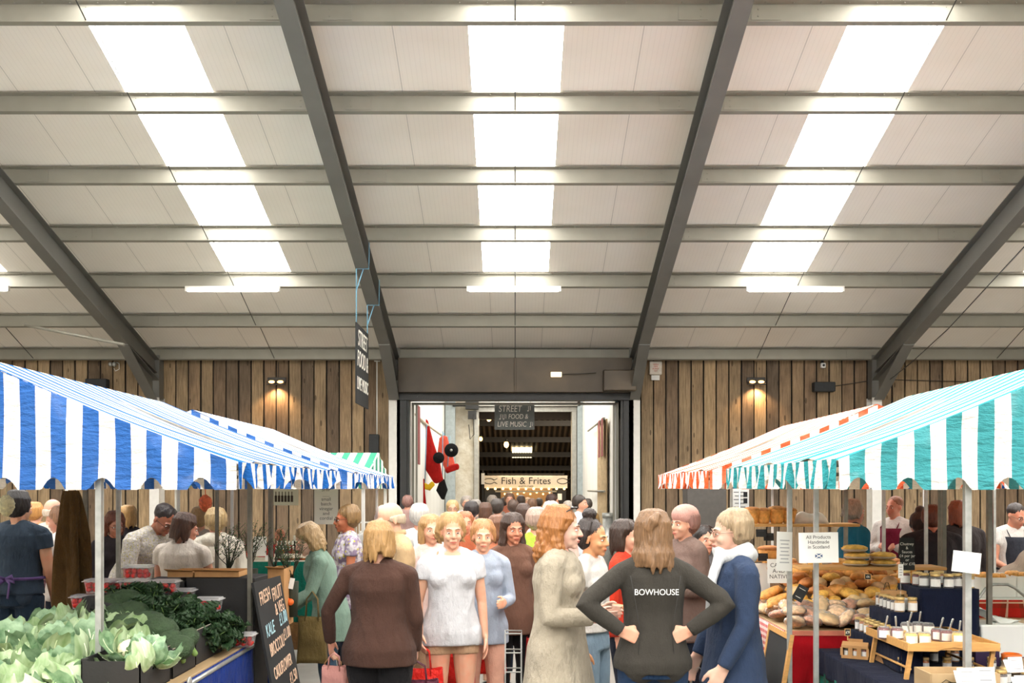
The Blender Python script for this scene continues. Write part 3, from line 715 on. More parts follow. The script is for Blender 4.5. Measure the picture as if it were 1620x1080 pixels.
        if collar == 'shirt':
            b = MB()
            for sx in (-1, 1): b.quad(T((0, -.075, 1.44)), T((sx * .055, -.05, 1.475)), T((sx * .075, -.085, 1.42)), T((sx * .02, -.115, 1.40)))
            b.tube([T((-.055, -.04, 1.47)), T((-.065, .02, 1.485)), T((0, .07, 1.49)), T((.065, .02, 1.485)), T((.055, -.04, 1.47))], [(.008 * s, .018 * s)] * 5, 6)
            b.build('collar', top_m, o, solid=.004)
    if legs == 'trousers' or legs == 'shorts' or legs == 'cropped':
        b = MB(); up = {'trousers': .93, 'shorts': .3, 'cropped': .7}[legs]
        torso(b, .009, z0=.82, z1=.99, top_=False) if not sit else b.ell((0, 0, hipz), (.18 * s, .14 * s, .12 * s))
        for sx in (-1, 1): leg(b, sx, .013, up, .006)
        b.ell((0, .01, hipz - .03 * s), (.13 * s, .1 * s, .1 * s), 14, 9)
        link('trousers' if legs != 'shorts' else 'shorts', remeshed(b, cv, 4, fold * .7, 3 + len(label)), o).data.materials.append(bottom)
    elif legs == 'skirt':
        b = MB(); b.tube([(0, 0, hipz + .12 * s), (0, 0, hipz), (0, 0, .7 * s), (0, 0, .48 * s)], [(.14 * s, .11 * s), (.19 * s, .14 * s), (.21 * s, .17 * s), (.25 * s, .2 * s)], 22)
        link('skirt', remeshed(b, cv, 4, .014, 3, 1.4), o).data.materials.append(bottom)
    for sx in (-1, 1):
        b = MB(); an = leg(MB(), sx)
        b.tube([an + V((0, .05, -.055 * s)), an + V((0, 0, -.045 * s)), an + V((sx * .01, -.1, -.06 * s)), an + V((sx * .012, -.19, -.066 * s))], [(.032 * s, .03 * s), (.042 * s, .038 * s), (.045 * s, .028 * s), (.03 * s, .02 * s)], 12, round_=True)
        if an.z - .09 * s < .05 or sit: link('shoe', remeshed(b, .012, 2), o).data.materials.append(mat('shoe %d' % sum(shoe), shoe, .5))
    # ---- hair
    style, hcol = hair; hm_ = hairm(hcol)
    if style != 'none':
        b = MB(); rnd = random.Random(len(label) * 7 + int(px)); L = {'short': -.035, 'crop': .02, 'bob': -.12, 'long': -.27, 'wavy': -.2, 'bun': -.02, 'tail': -.03, 'bald': -.03, 'curly': -.06, 'clip': -.2}[style]
        if style == 'bald':
            b.tube([Hd((-.074, -.01, .01)), Hd((-.07, .05, -.005)), Hd((-.04, .095, -.02)), Hd((.04, .095, -.02)), Hd((.07, .05, -.005)), Hd((.074, -.01, .01))], [(.01 * hs, .022 * hs), (.014 * hs, .035 * hs), (.016 * hs, .04 * hs), (.016 * hs, .04 * hs), (.014 * hs, .035 * hs), (.01 * hs, .022 * hs)], 8, round_=True)
        else:
            k = 1.0 if style in ('crop', 'bun', 'tail') else 1.05
            b.ell(Hd((0, .028, .05)), (.081 * hs * k, .097 * hs * k, .084 * hs * k), 18, 12, Rh)
            if L < .0: b.ell(Hd((0, .045, .0)), (.082 * hs * k, .082 * hs, .09 * hs), 16, 10, Rh)
            n = 46 if style != 'crop' else 0
            for i in range(n):
                a = R(-58 + (i + .5) / n * 296)   # 0 = +x side, 90 = back, 180 = -x side ; front stays open
                ca, sa = cos(a), sin(a); ln = L + rnd.uniform(-.03, .03)
                open_ = sa < -.25
                if sa < -.7 or (open_ and style in ('short', 'bun', 'tail', 'curly')): continue
                pts = [Hd((.03 * ca, .02 + .03 * sa, .135)), Hd((.06 * ca, .022 + .075 * sa, .118)), Hd((.085 * ca, .024 + .102 * sa, .06))]
                z = .0; rr = [.008, .014, .017]; ph = rnd.uniform(0, 6)
                yo = .03 if open_ else 0
                while z > ln:
                    out = .09 + (.018 if style in ('wavy', 'curly') else .004) * sin(ph + z * 45) + (.012 if style in ('long', 'wavy', 'clip') and z < -.1 else 0)
                    pts.append(Hd(((out - .002) * ca, .022 + yo + (out + .012) * sa * (1 if sa > 0 else .8), z))); rr.append(.017); z -= .035
                rr[-1] = .008
                b.tube(pts, [x * hs for x in rr], 6, round_=True)
            if style == 'bun': b.ell(Hd((0, .05, .165)), (.052 * hs, .052 * hs, .045 * hs), 14, 9, fn=lambda u: 1 + .1 * noise.noise(u * 5))
            if style == 'tail': b.tube([Hd((0, .1, .06)), Hd((0, .15, .03)), Hd((0.01, .16, -.05)), Hd((.0, .14, -.16))], [.02 * hs, .03 * hs, .028 * hs, .01 * hs], 8, round_=True)
            if style == 'clip': b.tube([Hd((.02, .12, .03)), Hd((0, .13, .07)), Hd((-.02, .12, .1))], [.03 * hs, .035 * hs, .02 * hs], 8, round_=True)
        link('hair', remeshed(b, vox * .9, 1, 0, 2, streak=.0028 if style != 'bald' else 0), o).data.materials.append(hm_)
    if glasses:
        b = MB(); gm_ = mat('glasses %d' % sum(glasses), glasses, .3)
        for sx in (-1, 1):
            pts = [Hd((sx * (.033 + .021 * cos(t)), -.098, .0 + .016 * sin(t))) for t in [2 * pi * i / 12 for i in range(13)]]
            b.tube(pts, .002 * hs, 6); b.tube([Hd((sx * .054, -.096, .003)), Hd((sx * .079, -.04, .006)), Hd((sx * .08, .015, .004))], .0018 * hs, 6)
            if sum(glasses) < 60: b.ell(Hd((sx * .033, -.1, 0)), (.023 * hs, .003 * hs, .017 * hs), 12, 6, Rh)
        b.tube([Hd((-.012, -.1, .004)), Hd((.012, -.1, .004))], .0018 * hs, 6); b.build('glasses', gm_, o)
    if ap:   # apron: rgb, bib True/False, tie
        b = MB(); am = cloth('apron %d %d %d' % ap[0], ap[0])
        fr = lambda u, t: T(((t - .5) * .34 * (1 + .0 * u), -(.155 + .02 * cos((t - .5) * 3)) * bd + .14 * (2 * (t - .5)) ** 2, (1.36 if ap[1] else 1.03) - u * (.8 if ap[1] else .46)))
        b.grid(fr, 14, 12); b.build('apron', am, o, solid=.006)
        b = MB(); pts = [T(((hw + .03) * bd * cos(a), (.15 * bd) * sin(a), 1.03)) for a in [R(-30 + 240 * i / 14) for i in range(15)]]; b.tube(pts, [(.004, .014)] * 15, 6)
        b.tube([T((0, .165, 1.03)), T((.05, .19, .99)), T((.06, .185, .84)), T((.05, .18, .78))], [(.004, .016)] * 4, 6); b.tube([T((0, .165, 1.03)), T((-.045, .19, 1.0)), T((-.03, .19, .88))], [(.004, .016)] * 3, 6)
        b.tube([T((0, .17, 1.03)), T((.07, .2, 1.06)), T((.09, .2, 1.02)), T((0, .17, 1.03)), T((-.07, .2, 1.06)), T((-.09, .2, 1.01)), T((0, .17, 1.03))], [(.004, .014)] * 7, 6)
        if ap[1]: b.tube([T((.1, -.13, 1.36)), T((.085, -.02, 1.455)), T((0, .085, 1.47)), T((-.085, -.02, 1.455)), T((-.1, -.13, 1.36))], [(.004, .01)] * 5, 6)
        b.build('apron_strings', am, o)
    if scarf:
        b = MB(); b.tube([T((.09 * cos(a), .0 + .085 * sin(a), 1.475 + .02 * sin(2 * a))) for a in [2 * pi * i / 16 for i in range(17)]], [(.035 * s, .045 * s)] * 17, 12)
        b.tube([T((.05, -.1, 1.45)), T((.07, -.15, 1.33)), T((.06, -.16, 1.16))], [(.05 * s, .03 * s), (.055 * s, .025 * s), (.05 * s, .02 * s)], 10, round_=True)
        b.tube([T((-.1, .03, 1.47)), T((0, .1, 1.46)), T((.1, .03, 1.47))], [.05 * s] * 3, 10, round_=True)
        link('scarf', remeshed(b, cv, 3, .006, 5, 2), o).data.materials.append(scarf)
    if extra: extra(o, T, Hd, J, s, Rl)
    o['_j'] = [c for j in J for c in (o.matrix_basis @ j[2] if False else j[2])]
    return o, J
def hash_(t): return sum(ord(c) * (i + 1) for i, c in enumerate(t)) % 9973
def wpt(o, p): return Matrix.Translation(o.location) @ o.rotation_euler.to_matrix().to_4x4() @ V(p)
# ------------------------------------------------------------------ the people, nearest first
den = cloth('blue denim', (34, 56, 86), 500, .8, .4); dkd = cloth('dark navy trousers', (30, 36, 50)); blk = cloth('black trousers', (26, 25, 27)); tan = cloth('tan shorts cloth', (196, 160, 128))
beige = cloth('beige wool coat', (170, 160, 142), 300, .9, .8); char = cloth('charcoal fleece', (62, 59, 54), 420, .95, .35)
navy = cloth('blue wool blazer', (50, 64, 90), 420, .85, .5); wht = cloth('white shirt cotton', (208, 203, 198), 400, .9, .6)
mint = cloth('mint green boucle coat', (118, 142, 128), 160, .95, .35); cream = cloth('cream jacket', (222, 216, 200)); sand = cloth('sand jacket', (196, 166, 126))
def bowhouse(o, T, Hd, J, s, Rl):
    t = text('lettering', 'BOWHOUSE', (0, 0, 0), (0, 0, 0), .05, mat('white print', (235, 235, 230), .6, 0, 0), o, .0008)
    t.location = T((0, .142, 1.285)); t.rotation_euler = (R(90), 0, R(180)); t.scale = (.84, .9, 1)
    b = MB()
    for sx in (-1, 1): b.tube([T((sx * .135, .1, 1.37)), T((sx * .115, .126, 1.25)), T((sx * .085, .118, 1.08)), T((sx * .1, .135, .9))], .0022, 6)
    b.build('seam', mat('dark seam', (48, 46, 44), .9), o)
    b = MB(); b.tube([Hd((-.03, .128, .06)), Hd((0, .145, .05)), Hd((.035, .13, .055))], [.006, .011, .006], 8, round_=True); b.build('hair_clip', mat('tortoiseshell clip', (96, 62, 36), .3), o)
person('woman seen from behind in a dark fleece lettered BOWHOUSE, hands on her hips', 1033, 5.4, 813, 180, head=(-6, 4), arms=('akimbo', 'akimbo'), fem=True, build=1.06, hair=('clip', (134, 100, 68)),
       top_m=char, hem=.86, flare=.02, collar='high', bottom=den, fine=True, extra=bowhouse, fold=.007)
def sung(o, T, Hd, J, s, Rl):
    b = MB()
    for sx in (-1, 1): b.ell(Hd((sx * .035, -.05, .128)), (.03, .022, .008), 12, 7)
    b.tube([Hd((-.02, -.06, .13)), Hd((.02, -.06, .13))], .003, 6)
    for sx in (-1, 1): b.tube([Hd((sx * .062, -.045, .125)), Hd((sx * .085, .03, .07))], .003, 6)
    b.build('sunglasses', mat('dark sunglasses', (30, 22, 20), .15), o)
person('woman with long ginger hair in a loose beige coat, talking to the right', 884, 5.8, 805, 78, head=(6, 6), arms=('bent', 'bent'), fem=True, build=1.12, skin_c=(238, 200, 180), hair=('wavy', (172, 112, 58)),
       top_m=beige, hem=.56, flare=.07, collar='round', bottom=blk, fine=True, extra=sung, fold=.012)
person('young woman with dark hair in a high bun, white top and pale jeans', 934, 6.5, 826, 62, head=(0, 6), arms=('down', 'bent'), fem=True, skin_c=(222, 164, 116), hair=('bun', (52, 40, 36)), top_m=wht, hem=.95, sleeve=.25, bottom=cloth('pale denim', (140, 164, 184)), fine=True)
person('grey-blond person in a blue blazer and white scarf facing left', 1160, 5.55, 811, -82, head=(-4, 4), arms=('low', 'low'), build=1.1, skin_c=(228, 190, 168), hair=('short', (176, 152, 120)), top_m=navy, hem=.74, flare=.03, collar='shirt',
       bottom=cloth('blue jeans', (40, 84, 128)), scarf=cloth('white woolly scarf', (208, 210, 212)), glasses=(120, 100, 80), fine=True)
person('dark haired woman half hidden behind the lettered fleece', 990, 7.1, 826, 60, head=(0, 0), fem=True, hair=('bob', (60, 42, 32)), top_m=cloth('red jacket', (214, 62, 40)), bottom=dkd)
person('person in a dusky pink bobble hat beyond the lettered fleece', 1084, 7.5, 806, -60, head=(0, 2), fem=True, hair=('short', (150, 110, 100)), top_m=cloth('taupe coat', (120, 100, 92)), hem=.7, arms=('down', 'bent'), bottom=dkd,
       extra=lambda o, T, Hd, J, s, Rl: MB().ell(Hd((0, .02, .07)), (.095, .112, .085), 18, 11, Rl).build('hat', cloth('dusky pink felt', (206, 158, 146)), o))
person('dark haired person in grey with a hand raised to the chin', 1116, 8.5, 838, 10, arms=('down', 'chin'), fem=True, hair=('curly', (50, 44, 42)), top_m=cloth('grey marl top', (104, 102, 104)), bottom=blk)
# middle of the aisle
person('woman in a short mint green coat bending over the fruit stall, blond bob', 523, 8.15, 834, -74, lean=14, head=(0, 14), arms=('work', 'reach'), fem=True, build=1.12, skin_c=(236, 200, 176), hair=('bob', (180, 150, 106)), top_m=mint, hem=.66, flare=.03, collar='high', bottom=cloth('blue grey jeans', (60, 84, 104)), fine=True, fold=.007)
person('tanned woman in sunglasses and a floral short-sleeved top', 551, 8.9, 802, -70, head=(0, 4), arms=('low', 'low'), fem=True, skin_c=(186, 114, 78), hair=('short', (140, 108, 66)), top_m=cloth('floral print', (206, 200, 204), pat='floral', rgb2=(140, 124, 148), ps=26), sleeve=.3, hem=.78, bottom=dkd, glasses=(14, 14, 14))
person('balding man with glasses in a sand coloured jacket', 626, 7.3, 796, -66, head=(0, 16), arms=('low', 'low'), build=1.08, skin_c=(232, 190, 160), hair=('bald', (206, 186, 160)), top_m=sand, hem=.78, collar='shirt', bottom=blk, glasses=(80, 60, 50), fine=True)
person('blond woman in a dark brown top seen from behind, bag on her arm', 600, 6.1, 830, 172, head=(20, 10), arms=('low', 'wide'), fem=True, build=1.25, hair=('bob', (176, 136, 84)), top_m=cloth('dark brown knit', (74, 52, 44)), hem=.8, flare=.02, bottom=blk, fine=True)
person('curly blond woman in a white vest and tan shorts', 714, 6.7, 816, 12, head=(0, 2), arms=('carry', 'down'), fem=True, build=1.08, skin_c=(230, 180, 150), hair=('curly', (184, 144, 92)), top_m=cloth('white jersey', (206, 206, 210)), sleeve=.12, hem=.8, collar='low', bottom=tan, legs='shorts', fine=True)
person('blond woman just left of the white vest, in a pale pink shirt', 681, 7.9, 818, 20, fem=True, hair=('bob', (186, 146, 96)), top_m=cloth('pale pink shirt', (224, 198, 190)), legs='cropped', bottom=tan)
person('young person in a pale blue open jacket', 764, 7.2, 826, 5, head=(0, 2), arms=('carry', 'bent'), fem=True, build=.98, skin_c=(236, 184, 150), hair=('short', (188, 134, 84)), top_m=cloth('pale blue linen', (164, 174, 190)), hem=.76, legs='cropped', bottom=cloth('pink trousers', (224, 172, 150)), fine=True)
person('dark haired person in a brown cardigan carrying red bags', 811, 7.7, 816, 8, head=(10, 4), arms=('carry', 'carry'), build=1.02, skin_c=(206, 142, 110), hair=('long', (66, 44, 32)), fem=True, top_m=cloth('brown cardigan', (108, 78, 64)), hem=.74, bottom=blk, fine=True)
person('person in a lime green shirt behind the ginger haired woman', 848, 9.0, 806, 185, hair=('short', (188, 160, 144)), top_m=cloth('lime green cotton', (168, 214, 72)), bottom=dkd)
person('person in a pale pink shirt and hat beyond the lime green shirt', 872, 10.5, 796, 170, build=1.15, hair=('short', (214, 196, 180)), top_m=cloth('shell pink shirt', (226, 190, 178)), bottom=tan)
person('tall person in a white fleece behind the sand jacket', 606, 9.3, 800, 186, build=1.2, hair=('none', (206, 200, 194)), skin_c=(214, 200, 190), top_m=cloth('white fleece', (186, 186, 182)), collar='hood', bottom=dkd)
person('tall person in pale grey to the right of the balding man', 664, 9.6, 800, 178, build=1.15, hair=('short', (208, 204, 198)), top_m=cloth('pale grey shirt', (214, 220, 224)), bottom=dkd)
person('ginger man in a rust jumper in the middle of the crowd', 736, 10.3, 812, 10, hair=('short', (176, 104, 62)), skin_c=(226, 160, 128), top_m=cloth('rust jumper', (170, 92, 62)), bottom=dkd)
person('woman in terracotta behind the pale blue jacket', 786, 9.0, 818, 182, fem=True, hair=('bob', (120, 76, 48)), top_m=cloth('terracotta top', (196, 122, 92)), bottom=dkd)
# passage and doorway crowd
def far(label, px, D, top, face, hc, tc, style='short', fem=False, sk=(216, 164, 134), pat=None, c2=None, **k):
    person(label, px, D, top, face, hair=(style, hc), top_m=cloth('far cloth %d %d %d' % tc, tc, pat=pat, rgb2=c2, ps=14), bottom=k.pop('bottom', dkd), fem=fem, skin_c=sk, fold=0, **k)
far('woman with short fair hair and glasses by the passage wall', 716, 14.5, 793, 5, (196, 158, 106), (206, 208, 210), fem=True, glasses=(60, 40, 34))
far('grey haired man by the limewashed stone wall', 738, 16.5, 786, 8, (150, 140, 130), (190, 196, 204))
far('dark haired person in a red and white checked shirt', 746, 12.5, 795, 175, (46, 36, 34), (142, 44, 66), pat='plaid', c2=(226, 214, 216))
far('grey haired person behind the checked shirt', 752, 15.0, 792, 190, (140, 132, 124), (120, 112, 104))
far('woman with brown hair in front of the dark green shirt', 768, 13.6, 797, 170, (92, 60, 42), (120, 84, 66), style='bob', fem=True)
far('grey haired man in the inner doorway left', 779, 17.5, 785, 172, (128, 116, 104), (110, 100, 92))
far('dark haired man in a dark olive shirt seen from behind', 787, 14.0, 791, 160, (60, 50, 44), (70, 70, 58), build=1.15)
far('person in a navy jacket at the frites stall, left', 798, 22, 788, 180, (64, 50, 44), (44, 54, 72))
far('bearded man with a bun facing the crowd in the doorway', 806, 19, 781, 5, (110, 80, 60), (150, 88, 66))
far('person in a white shirt seen from behind in the doorway', 812, 16.0, 792, 178, (84, 62, 50), (214, 222, 230))
far('person in dark brown beyond the white shirt', 824, 21, 785, 184, (70, 52, 42), (74, 54, 46))
far('brown haired woman in the centre of the doorway crowd', 828, 12.0, 799, 180, (74, 50, 38), (100, 66, 50), style='bob', fem=True)
far('person in rose pink in the doorway', 842, 19, 790, 170, (130, 96, 72), (196, 132, 122))
far('person in green near the frites counter', 853, 24, 789, 186, (66, 52, 40), (70, 88, 60))
far('person with fair hair near the frites counter', 835, 25, 788, 5, (176, 140, 100), (150, 120, 100))
far('woman with long dark hair turning in front of the frites stall', 874, 18, 783, 110, (64, 36, 26), (222, 204, 196), style='long', fem=True)
far('man in a white shirt at the right side of the passage', 918, 14.5, 785, 60, (50, 38, 30), (214, 224, 234))
far('person in the passage behind the man in white', 929, 19, 790, 190, (70, 60, 52), (140, 110, 70))
far('greying person beside the right passage wall', 899, 16, 794, 176, (160, 150, 138), (196, 190, 184))
far('dark head at the left doorway post', 645, 17.5, 785, 175, (150, 110, 100), (160, 130, 124))
# left: sellers and shoppers behind the vegetables
def plaidt(): return cloth('blue plaid', (84, 98, 128), pat='plaid', rgb2=(180, 186, 200), ps=22)
person('man in a navy tee with a tied purple apron, seen from behind', 28, 8.3, 780, 176, head=(-8, 6), arms=('low', 'low'), build=1.12, skin_c=(206, 158, 126), hair=('short', (38, 32, 30)), top_m=cloth('navy melange tee', (52, 64, 78)), sleeve=.42, hem=.9, bottom=cloth('dark blue denim', (36, 50, 66)), ap=((96, 74, 122), False), fine=True)
person('balding man in a white shirt beyond the navy tee', 82, 9.8, 791, 172, head=(-6, 6), arms=('work', 'work'), build=1.12, skin_c=(222, 176, 150), hair=('bald', (206, 188, 170)), top_m=cloth('off white shirt', (216, 204, 190)), sleeve=.45, bottom=dkd)
person('person in an aubergine apron serving beside the canvas drape', 100, 9.0, 803, -100, head=(0, 16), arms=('work', 'work'), fem=True, skin_c=(206, 150, 124), hair=('short', (150, 108, 78)), top_m=cloth('white tee', (222, 214, 206)), sleeve=.4, bottom=dkd, ap=((88, 40, 56), True))
person('ginger blond man at the back left of the stall', 56, 11.5, 797, 180, hair=('short', (196, 140, 78)), top_m=cloth('peach shirt', (204, 150, 112)), bottom=dkd)
person('woman with auburn hair in dark clothes behind the thin post', 180, 9.3, 812, 40, head=(0, 14), arms=('work', 'work'), fem=True, hair=('bob', (120, 62, 38)), skin_c=(206, 142, 112), top_m=cloth('dark top', (52, 46, 48)), bottom=blk, glasses=(60, 40, 34))
person('blond person at the back between the two thin posts', 203, 11.0, 802, 178, hair=('bob', (184, 142, 84)), fem=True, top_m=cloth('black coat', (44, 40, 42)), bottom=blk)
person('bending dark haired man with glasses in a white patterned shirt', 208, 8.95, 800, 62, lean=32, head=(0, 8), arms=('work', 'work'), build=1.15, skin_c=(178, 118, 92), hair=('crop', (42, 32, 32)), top_m=cloth('white patterned cotton', (214, 208, 200), pat='floral', rgb2=(188, 182, 174), ps=60), sleeve=.45, bottom=blk, glasses=(40, 26, 24), fine=True)
person('grey haired man in a blue checked shirt in the background', 266, 10.8, 806, -50, head=(0, 6), hair=('short', (124, 112, 104)), top_m=plaidt(), skin_c=(210, 156, 132), bottom=dkd)
person('brown haired woman in a white tee with a mustard apron, seen from behind', 288, 8.3, 815, 170, head=(-40, 14), arms=('work', 'low'), fem=True, build=1.28, skin_c=(216, 160, 134), hair=('bob', (86, 56, 42)), top_m=cloth('ivory tee', (226, 216, 204)), sleeve=.4, hem=.88, bottom=blk, ap=((60, 62, 84), False), fine=True)
person('blond woman in a cream hooded jacket, seen from behind', 342, 8.75, 807, 186, head=(20, 8), arms=('bent', 'bent'), fem=True, build=1.2, hair=('tail', (196, 168, 120)), top_m=cream, hem=.7, collar='hood', bottom=blk, fine=True)
person('second blond head beside the cream jacket', 316, 10.2, 805, 188, hair=('short', (176, 142, 96)), fem=True, top_m=cloth('stone jacket', (190, 180, 164)), bottom=blk)
person('bearded man in a red jumper seated behind the bottles', 443, 14.3, 836, 4, sit=True, build=1.25, skin_c=(206, 140, 112), hair=('bald', (196, 180, 170)), top_m=cloth('red jumper', (204, 32, 40)), bottom=dkd, arms=('folded', 'folded'))
# right: sellers and shoppers behind the bakery and preserves
person('grey haired person in a teal jacket behind the bakery shelves', 1350, 10.4, 793, 100, head=(10, 6), arms=('bent', 'bent'), build=1.12, skin_c=(220, 170, 146), hair=('curly', (168, 162, 150)), top_m=cloth('teal blue jacket', (34, 116, 150)), hem=.78, bottom=dkd)
person('seller in a white shirt and burgundy apron with folded arms', 1416, 11.3, 787, -52, head=(-6, 2), arms=('folded', 'folded'), build=1.08, skin_c=(206, 142, 116), hair=('crop', (150, 92, 62)), top_m=wht, bottom=blk, ap=((112, 28, 52), True))
person('dark haired woman in a dusty pink top beside the chalkboard', 1453, 10.4, 816, 182, fem=True, hair=('bun', (58, 38, 32)), top_m=cloth('dusty pink top', (196, 160, 148)), bottom=blk)
person('shopper in a dark coat between the right-hand posts', 1474, 9.4, 802, 176, build=1.25, hair=('short', (104, 54, 34)), skin_c=(196, 120, 90), top_m=cloth('black quilted coat', (42, 40, 44)), hem=.7, bottom=blk)
person('red haired shopper in a dark jacket left of the white card', 1516, 9.9, 795, 184, build=1.3, hair=('bob', (140, 74, 46)), fem=True, top_m=cloth('dark olive coat', (52, 46, 46)), hem=.7, bottom=blk)
person('stallholder in a white tee and striped apron at far right', 1601, 10.2, 797, 6, head=(14, 22), arms=('work', 'work'), skin_c=(206, 148, 120), hair=('crop', (46, 36, 32)), top_m=wht, sleeve=.42, bottom=blk, ap=((52, 54, 62), True), glasses=(50, 40, 36))
person('stooping person in a taupe jumper at the pastry table', 1588, 8.3, 832, 60, lean=38, head=(0, 10), arms=('work', 'work'), build=1.2, hair=('short', (128, 100, 80)), top_m=cloth('taupe jumper', (152, 138, 124)), bottom=cloth('purple trousers', (70, 48, 84)))
# ================================================================== TABLES AND GOODS
wood = mat('pale table plank', (186, 158, 118), .6, 0, .16, 6, .2, 40, sc=(1, .1, 1)); pine = mat('golden pine', (206, 156, 92), .5, 0, .12, 8, sc=(1, 8, 8))
blackc = mat('black card crate', (34, 33, 33), .7, 0, .15, 6, .1); kraft = mat('brown kraft card', (186, 140, 90), .8, 0, .08, 20)
paper = mat('white card', (236, 236, 232), .7, 0, 0); ink = mat('grey ink', (70, 70, 74), .7, 0, 0); slate = mat('blackboard', (32, 33, 34), .8, 0, .2, 5); chalk = mat('white chalk', (230, 226, 216), .9, 0, 0)
pinkch = mat('peach chalk', (224, 190, 164), .9, 0, 0); bluech = mat('pale blue chalk', (170, 206, 216), .9, 0, 0)
bluet = cloth('royal blue tarpaulin', (8, 46, 128), 200, .6, .8); tealt = cloth('dark teal plastic skirt', (8, 96, 80), 200, .25, .9); navyc = cloth('navy table cloth', (22, 28, 50), 300, .9, .3)
redc = cloth('red table cloth', (176, 16, 28), 300, .8, .3); ging = cloth('red gingham', (238, 226, 220), pat='check', rgb2=(190, 40, 44), ps=24, fold=.2); tart = cloth('red tartan', (206, 44, 34), pat='tartan', rgb2=(120, 60, 40), ps=9, fold=.1)
def skirt(b, x0, y0, x1, y1, zt, zb, amp=.018, fq=26, mi=0):
    L = sqrt((x1 - x0) ** 2 + (y1 - y0) ** 2); nx, ny = (y1 - y0) / L, -(x1 - x0) / L
    def f(u, t):
        w_ = amp * t * sin(fq * u * L + 2 * sin(5 * u * L)); return (x0 + (x1 - x0) * u + nx * w_, y0 + (y1 - y0) * u + ny * w_, zt + (zb - zt) * t)
    b.grid(f, max(4, int(L * 40)), 8, mi)
def table(label, x0, x1, y0, y1, z, topm, skm, sides='fl', name='trestle_table', overhang=None, skz=.06, top_t=.03, over_m=None):
    o = empty(name, ((x0 + x1) / 2, (y0 + y1) / 2, 0), label=label, cat='table'); hx, hy = (x1 - x0) / 2, (y1 - y0) / 2
    MB().box((0, 0, z - top_t / 2), (2 * hx, 2 * hy, top_t)).build('tabletop', topm, o, bevel=.004)
    for sx in (-1, 1):
        for sy in (-1, 1): MB().tube([(sx * (hx - .12), sy * (hy - .1), 0), (sx * (hx - .12), sy * (hy - .1), z - top_t)], .018, 8).build('leg', dull, o)
    if skm:
        b = MB(); e = .012
        if 'l' in sides: skirt(b, -hx - e, hy, -hx - e, -hy, z - (overhang or .005), skz)
        if 'r' in sides: skirt(b, hx + e, -hy, hx + e, hy, z - (overhang or .005), skz)
        if 'f' in sides: skirt(b, -hx, -hy - e, hx, -hy - e, z - (overhang or .005), skz)
        if b.v: b.build('table_skirt', skm, o, solid=.004)
    if overhang:
        b = MB(); b.grid(lambda u, t: (-hx - .014 + (2 * hx + .028) * u, -hy - .014 + (2 * hy + .028) * t, z + .006), 12, 12)
        skirt(b, -hx - .018, hy, -hx - .018, -hy, z + .006, z - overhang - .02, .008); skirt(b, -hx, -hy - .018, hx, -hy - .018, z + .006, z - overhang - .02, .008)
        b.build('table_cloth', over_m, o, solid=.004)
    return o
# ---------------- left: fruit and vegetable stall
tv = table('plank-topped vegetable table with a blue tarpaulin side at the near left', -4.2, -1.76, 4.55, 6.62, .8, wood, bluet, 'r')
b = MB(); b.tube([(1.235, -.75, .772), (1.235, 1.03, .772)], .014, 8); b.ell((1.25, -.3, .79), (.012, .03, .03)); b.build('edge_rail', alu, tv)
table('blue-skirted fruit table behind the leaning blackboard', -3.4, -1.74, 7.15, 7.6, .82, wood, bluet, 'rf')
def crate(label, x0, x1, y0, y1, z0, h, m=blackc, slot=True, group=None, tilt=0):
    o = empty('card_crate', ((x0 + x1) / 2, (y0 + y1) / 2, z0), label=label, cat='crate', group=group); hx, hy = (x1 - x0) / 2, (y1 - y0) / 2; t = .006
    b = MB(); b.box((0, 0, t / 2), (2 * hx, 2 * hy, t))
    for s in (-1, 1): b.box((0, s * (hy - t / 2), h / 2), (2 * hx, t, h - .02 * (s < 0)))
    b.box((-hx + t / 2, 0, h / 2), (t, 2 * hy, h))
    if slot:   # right side built round its hand hole
        w_ = .09
        b.box((hx - t / 2, 0, h * .28), (t, 2 * hy, h * .56)); b.box((hx - t / 2, 0, h * .93), (t, 2 * hy, h * .14))
        for s in (-1, 1): b.box((hx - t / 2, s * (hy + w_ / 2) / 2, h * .71), (t, hy - w_ / 2, h * .3))
    else: b.box((hx - t / 2, 0, h / 2), (t, 2 * hy, h))
    for sx in (-1, 1):
        for sy in (-1, 1): b.box((sx * (hx - .015), sy * (hy - .015), h / 2), (.028, .028, h * 1.02))
    b.build('crate_body', m, o)
    MB().tube([(hx, -hy, h), (hx, hy, h)], .003, 5).build('crate_rim', mat('worn card edge', (150, 140, 126), .8), o)
    return o
crate('grey-black card crate of cauliflowers, nearest the camera', -2.12, -1.83, 4.86, 5.28, .8, .185)
crate('black card crate of broccoli, second from the front', -2.42, -1.83, 5.32, 5.70, .8, .16)
crate('black card crate under the kale, third from the front', -2.45, -1.84, 5.74, 6.24, .8, .2)
b = MB(); b.box((-2.9, 5.75, .9), (.9, .8, .2)); tag(b.build('card_box', blackc, bevel=.006), 'low black box under the broccoli heap', 'box')
for x0, x1, zt, lab in ((-3.0, -2.72, 1.03, 'left black box carrying the lowest punnets'), (-2.71, -2.12, 1.14, 'black box carrying the long row of berry punnets')):
    b = MB(); b.box(((x0 + x1) / 2, 6.4, (zt + .8) / 2), (x1 - x0, .36, zt - .8)); tag(b.build('card_box', blackc, bevel=.006), lab, 'box')
for x0, x1, y0, y1, z0, z1, lab in ((-2.07, -1.80, 6.64 - .12, 6.6, .8, 1.21, 'tall black box behind the kale, right of the pair'), (-2.34, -2.09, 6.6 - .02, 6.9, .5, 1.21, 'tall black box behind the kale, left of the pair')):
    pass
b = MB(); b.box((-1.97, 6.83, .61), (.46, .36, 1.22)); tag(b.build('card_box', blackc, bevel=.008), 'tall matt black carton behind the kale beside the blackboard', 'box')
